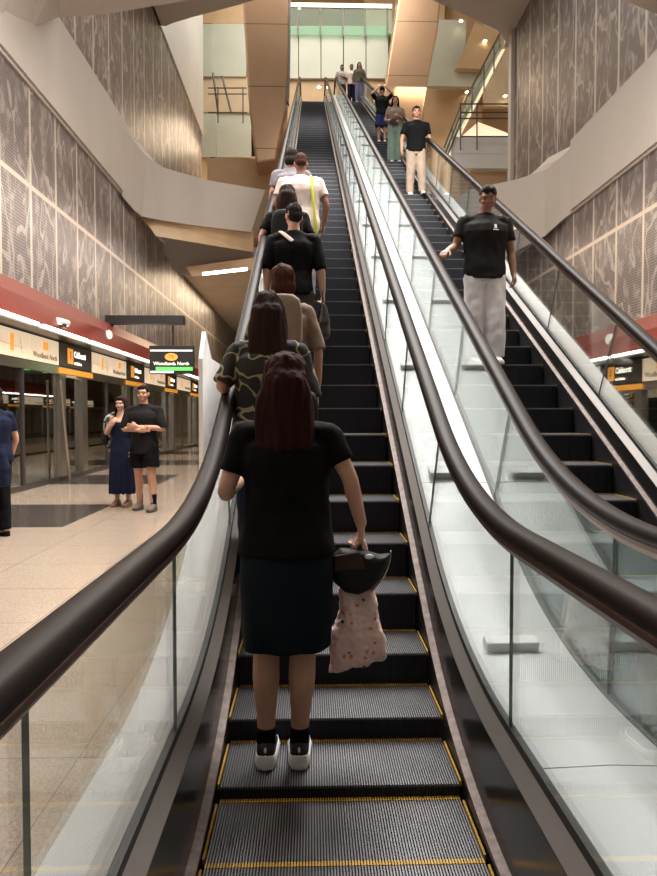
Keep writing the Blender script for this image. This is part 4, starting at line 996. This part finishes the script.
hb_ = nb(); ell(hb_, (0.05, .19, .99), (.11, .05, .10)); o = remesh('belt_bag', hb_, .012, cloth('dark brown canvas', (.07, .045, .035)), None, 1); o.location = D3.location; o.rotation_euler = D3.rotation_euler; tag(o, 'dark brown bag held in front by the person in sage green trousers', 'bag')
D4 = down('person in a black top and blue shorts raising both arms to a cap', 46, 2.04, 0, 1.68, sex='m', skin='a', hair='black', hs='short', face=True, vox=.012, arms={'L': ((-.185, .06, .855), (-.085, .10, .935), (0, -1, 0), .4), 'R': ((.185, .06, .855), (.085, .10, .935), (0, -1, 0), .4)}, top=dict(mat=K['black'], hem=.50, sleeve=1, infl=.018, name='top'), bottom=dict(type='shorts', name='shorts', z=.30, mat=K['blue'], loose=.016), shoes=(K['shoewhite'], K['sole']))
hb_ = nb(); ell(hb_, (0, .01, 1.585), (.084, .096, .062)); ell(hb_, (0, .11, 1.585), (.066, .09, .012)); o = remesh('cap', hb_, .010, K['black'], D4, 1)
D5 = down('person in a grey striped shirt, leftmost of three at the top of the down escalator', 77, 1.40, .05, 1.90, sex='m', skin='c', hair='black', hs='short', face=True, vox=.015, arms={'L': ((-.145, .03, .655), (-.02, .10, .665), (0, -1, 0), .3)}, top=dict(mat=K['stripe'], hem=.5, sleeve=.7, infl=.018), bottom=dict(type='trousers', z=.05, mat=K['charcoal']), shoes=(K['shoeblack'], K['sole']))
D6 = down('person in a white shirt and dark trousers, between the striped shirt and the olive top', 77, 1.86, 0, 1.90, sex='m', skin='c', hair='black', hs='short', face=True, vox=.015, top=dict(mat=K['white'], hem=.49, sleeve=1, infl=.018), bottom=dict(type='trousers', z=.05, mat=K['navy']), shoes=(K['shoeblack'], K['sole']))
D7 = down('person in a dark olive top by the right handrail at the top', 76, 2.20, 0, 1.92, sex='f', skin='a', hair='black', hs='long', hairlen=.15, face=True, vox=.015, top=dict(mat=K['olive'], hem=.5, sleeve=2, infl=.018), bottom=dict(type='trousers', z=.05, mat=K['purple'], loose=.018), shoes=(K['shoewhite'], K['sole']))

# ---- platform
M1 = person('person in a black V-neck tee and black shorts standing with arms crossed on the platform', (-2.55, 9.9, FZ + .002), PI - .12, 1.83, sex='m', skin='a', hair='black', hs='short', face=True, vox=.009,
   arms={'L': ((-.160, .02, .655), (.010, .112, .668), (0, -1, 0), .2, (1, .05, .1)), 'R': ((.160, .02, .655), (-.010, .128, .640), (0, -1, 0), .2, (-1, .05, .15))}, top=dict(mat=K['blacktee'], hem=.455, sleeve=1, infl=.016, name='tee'), bottom=dict(type='shorts', name='shorts', z=.345, mat=K['black'], loose=.014), shoes=(K['shoebrown'], mk('dark rubber sole', (.06, .05, .04), .7), K['black'], 0, .23), feet=((-.085, .05, 0), (.062, -.04, 0)))
M2 = person('person in a long navy dress and grey patterned shawl standing on the platform', (-3.0, 10.35, FZ + .002), PI - .2, 1.68, sex='f', skin='b', hair='dark', hs='long', hairlen=.115, face=True, vox=.009,
   arms={'R': ((.140, .02, .665), (.045, .10, .735), (0, -1, 0), .3, (-.5, .1, .8)), 'L': ((-.145, .01, .645), (-.13, .05, .52))}, top=None, bottom=dict(type='dress', name='dress', z=.12, w=.115, d=.09, mat=K['navy'], top=.77, fold=.014, nf=11), shoes=(K['sandal'], K['sandal'], None, 0))
sb = nb()
for s in (-1, 1):
    P, Q = dense([V((s * .055, -.03, .845)) * 1.68, V((s * .118, -.004, .80)) * 1.68, V((s * .142, .0, .72)) * 1.68, V((s * .140, -.02, .60)) * 1.68, V((s * .118, -.045, .45)) * 1.68], [(.035, .03), (.062, .065), (.060, .062), (.045, .05), (.03, .03)], 5); tube(sb, P, Q, 14)
remesh('shawl', sb, .010, K['camo'], M2, 2, lambda c: .008 * noise.noise(c * 12))
o = remesh('shoulder_bag', ell(nb(), (.27, -.02, 1.05), (.07, .09, .13)), .012, K['darkbag'], None, 1); o.location = M2.location; o.rotation_euler = M2.rotation_euler; tag(o, 'black bag behind the elbow of the person in the long navy dress', 'bag')
M3 = person('person in a navy tee at the left edge of the view, facing the platform doors', (-3.72, 7.75, FZ + .002), .9, 1.72, sex='f', skin='b', hair='black', hs='bob', vox=.010, arms={'R': ((.150, .0, .65), (.16, .07, .54))}, top=dict(mat=K['navy'], hem=.5, sleeve=.7, infl=.02, name='tee'), bottom=dict(type='trousers', z=.06, mat=K['black'], loose=.012), shoes=(K['sandal'], K['black'], None, 0))
o = remesh('tote_bag', loft(nb(), [ring(V((0, 0, z)), V((1, 0, 0)), V((0, 1, 0)), a, b_, 24, 3.4) for z, a, b_ in ((0, .15, .05), (.02, .19, .07), (.2, .2, .08), (.36, .17, .05), (.42, .15, .02))]), .010, K['navy'], None, 2, lambda c: .01 * noise.noise(c * 11)); o.location = (-3.62, 7.45, .78); tag(o, 'navy cloth tote bag carried by the person at the left edge of the view', 'bag')
q_ = nb(); P, Q = dense([V((-.10, 0, .40)), V((-.04, .02, .75)), V((.02, .05, .86)), V((.06, .02, .75)), V((.10, 0, .40))], [(.014, .004)] * 5, 5); tube(q_, P, Q, 8); obj('strap', q_, K['navy'], o, smooth=True)

LC.exclude = False
# ================================================================== LIGHT, WORLD, CAMERA
wd = bpy.data.worlds.new('World'); bpy.context.scene.world = wd; wd.use_nodes = True
bg = wd.node_tree.nodes['Background']; bg.inputs[0].default_value = (1, .86, .72, 1); bg.inputs[1].default_value = .15
def area(name, loc, sx, sy, power, col=(1, .92, .82), rot=(0, 0, 0)):
    l = bpy.data.lights.new(name, 'AREA'); l.shape = 'RECTANGLE'; l.size = sx; l.size_y = sy; l.energy = power; l.color = col
    o = bpy.data.objects.new(name, l); C.objects.link(o); o.location = loc; o.rotation_euler = rot; return o
area('ceiling_light_atrium', (.8, 27, 25.6), 9, 14, 2300, (1, .95, .85))
area('ceiling_light_void', (.9, 17.5, 15.1), 4, 7, 700, (1, .95, .9))
area('ceiling_light_lower', (.9, 8.0, 9.85), 6, 5, 2300, (1, .96, .92))
area('track_fill_light', (-6.8, 14, 3.2), 1.2, 26, 520, (1, .85, .65))  # added fill inside the left track, brightens the wall behind the screens
area('track_fill_light', (8.4, 14, 3.2), 1.2, 26, 300, (1, .85, .65))  # matching added fill inside the right track
area('ceiling_light_platform_left', (-3.4, 11, 6.8), .8, 26, 600, (1, .88, .77))
area('ceiling_light_platform_right', (5.2, 12, 6.8), .8, 24, 330, (1, .84, .66))
area('ceiling_light_mezzanine', (-3.4, 33, 15.0), 3, 4, 200, (1, .8, .55))
area('ceiling_light_mezzanine', (5.4, 33, 17.0), 3, 4, 240, (1, .8, .55))
area('ceiling_light_landing', (1.3, 41, 25), 8, 4, 100, (1, .85, .62))
area('low_ceiling_fill', (-3.6, 33, 7.4), 3, 10, 500, (1, .8, .55))  # added fill, lifts the dark low ceiling and tan beams

cam = bpy.data.cameras.new('Camera'); co_ = bpy.data.objects.new('Camera', cam); C.objects.link(co_)
cam.sensor_fit = 'VERTICAL'; cam.sensor_height = 24; cam.lens = 24 * F / 876; cam.clip_start = .02; cam.clip_end = 200
co_.location = (CX, 0, CH); co_.rotation_euler = (PI / 2 - PITCH, 0, -YAW)
sc = bpy.context.scene; sc.camera = co_
sc.view_settings.view_transform = 'Standard'; sc.view_settings.look = 'None'; sc.view_settings.gamma = 1; sc.view_settings.exposure = 0
sc.cycles.max_bounces = 8; sc.cycles.transparent_max_bounces = 24; sc.cycles.sample_clamp_indirect = 4
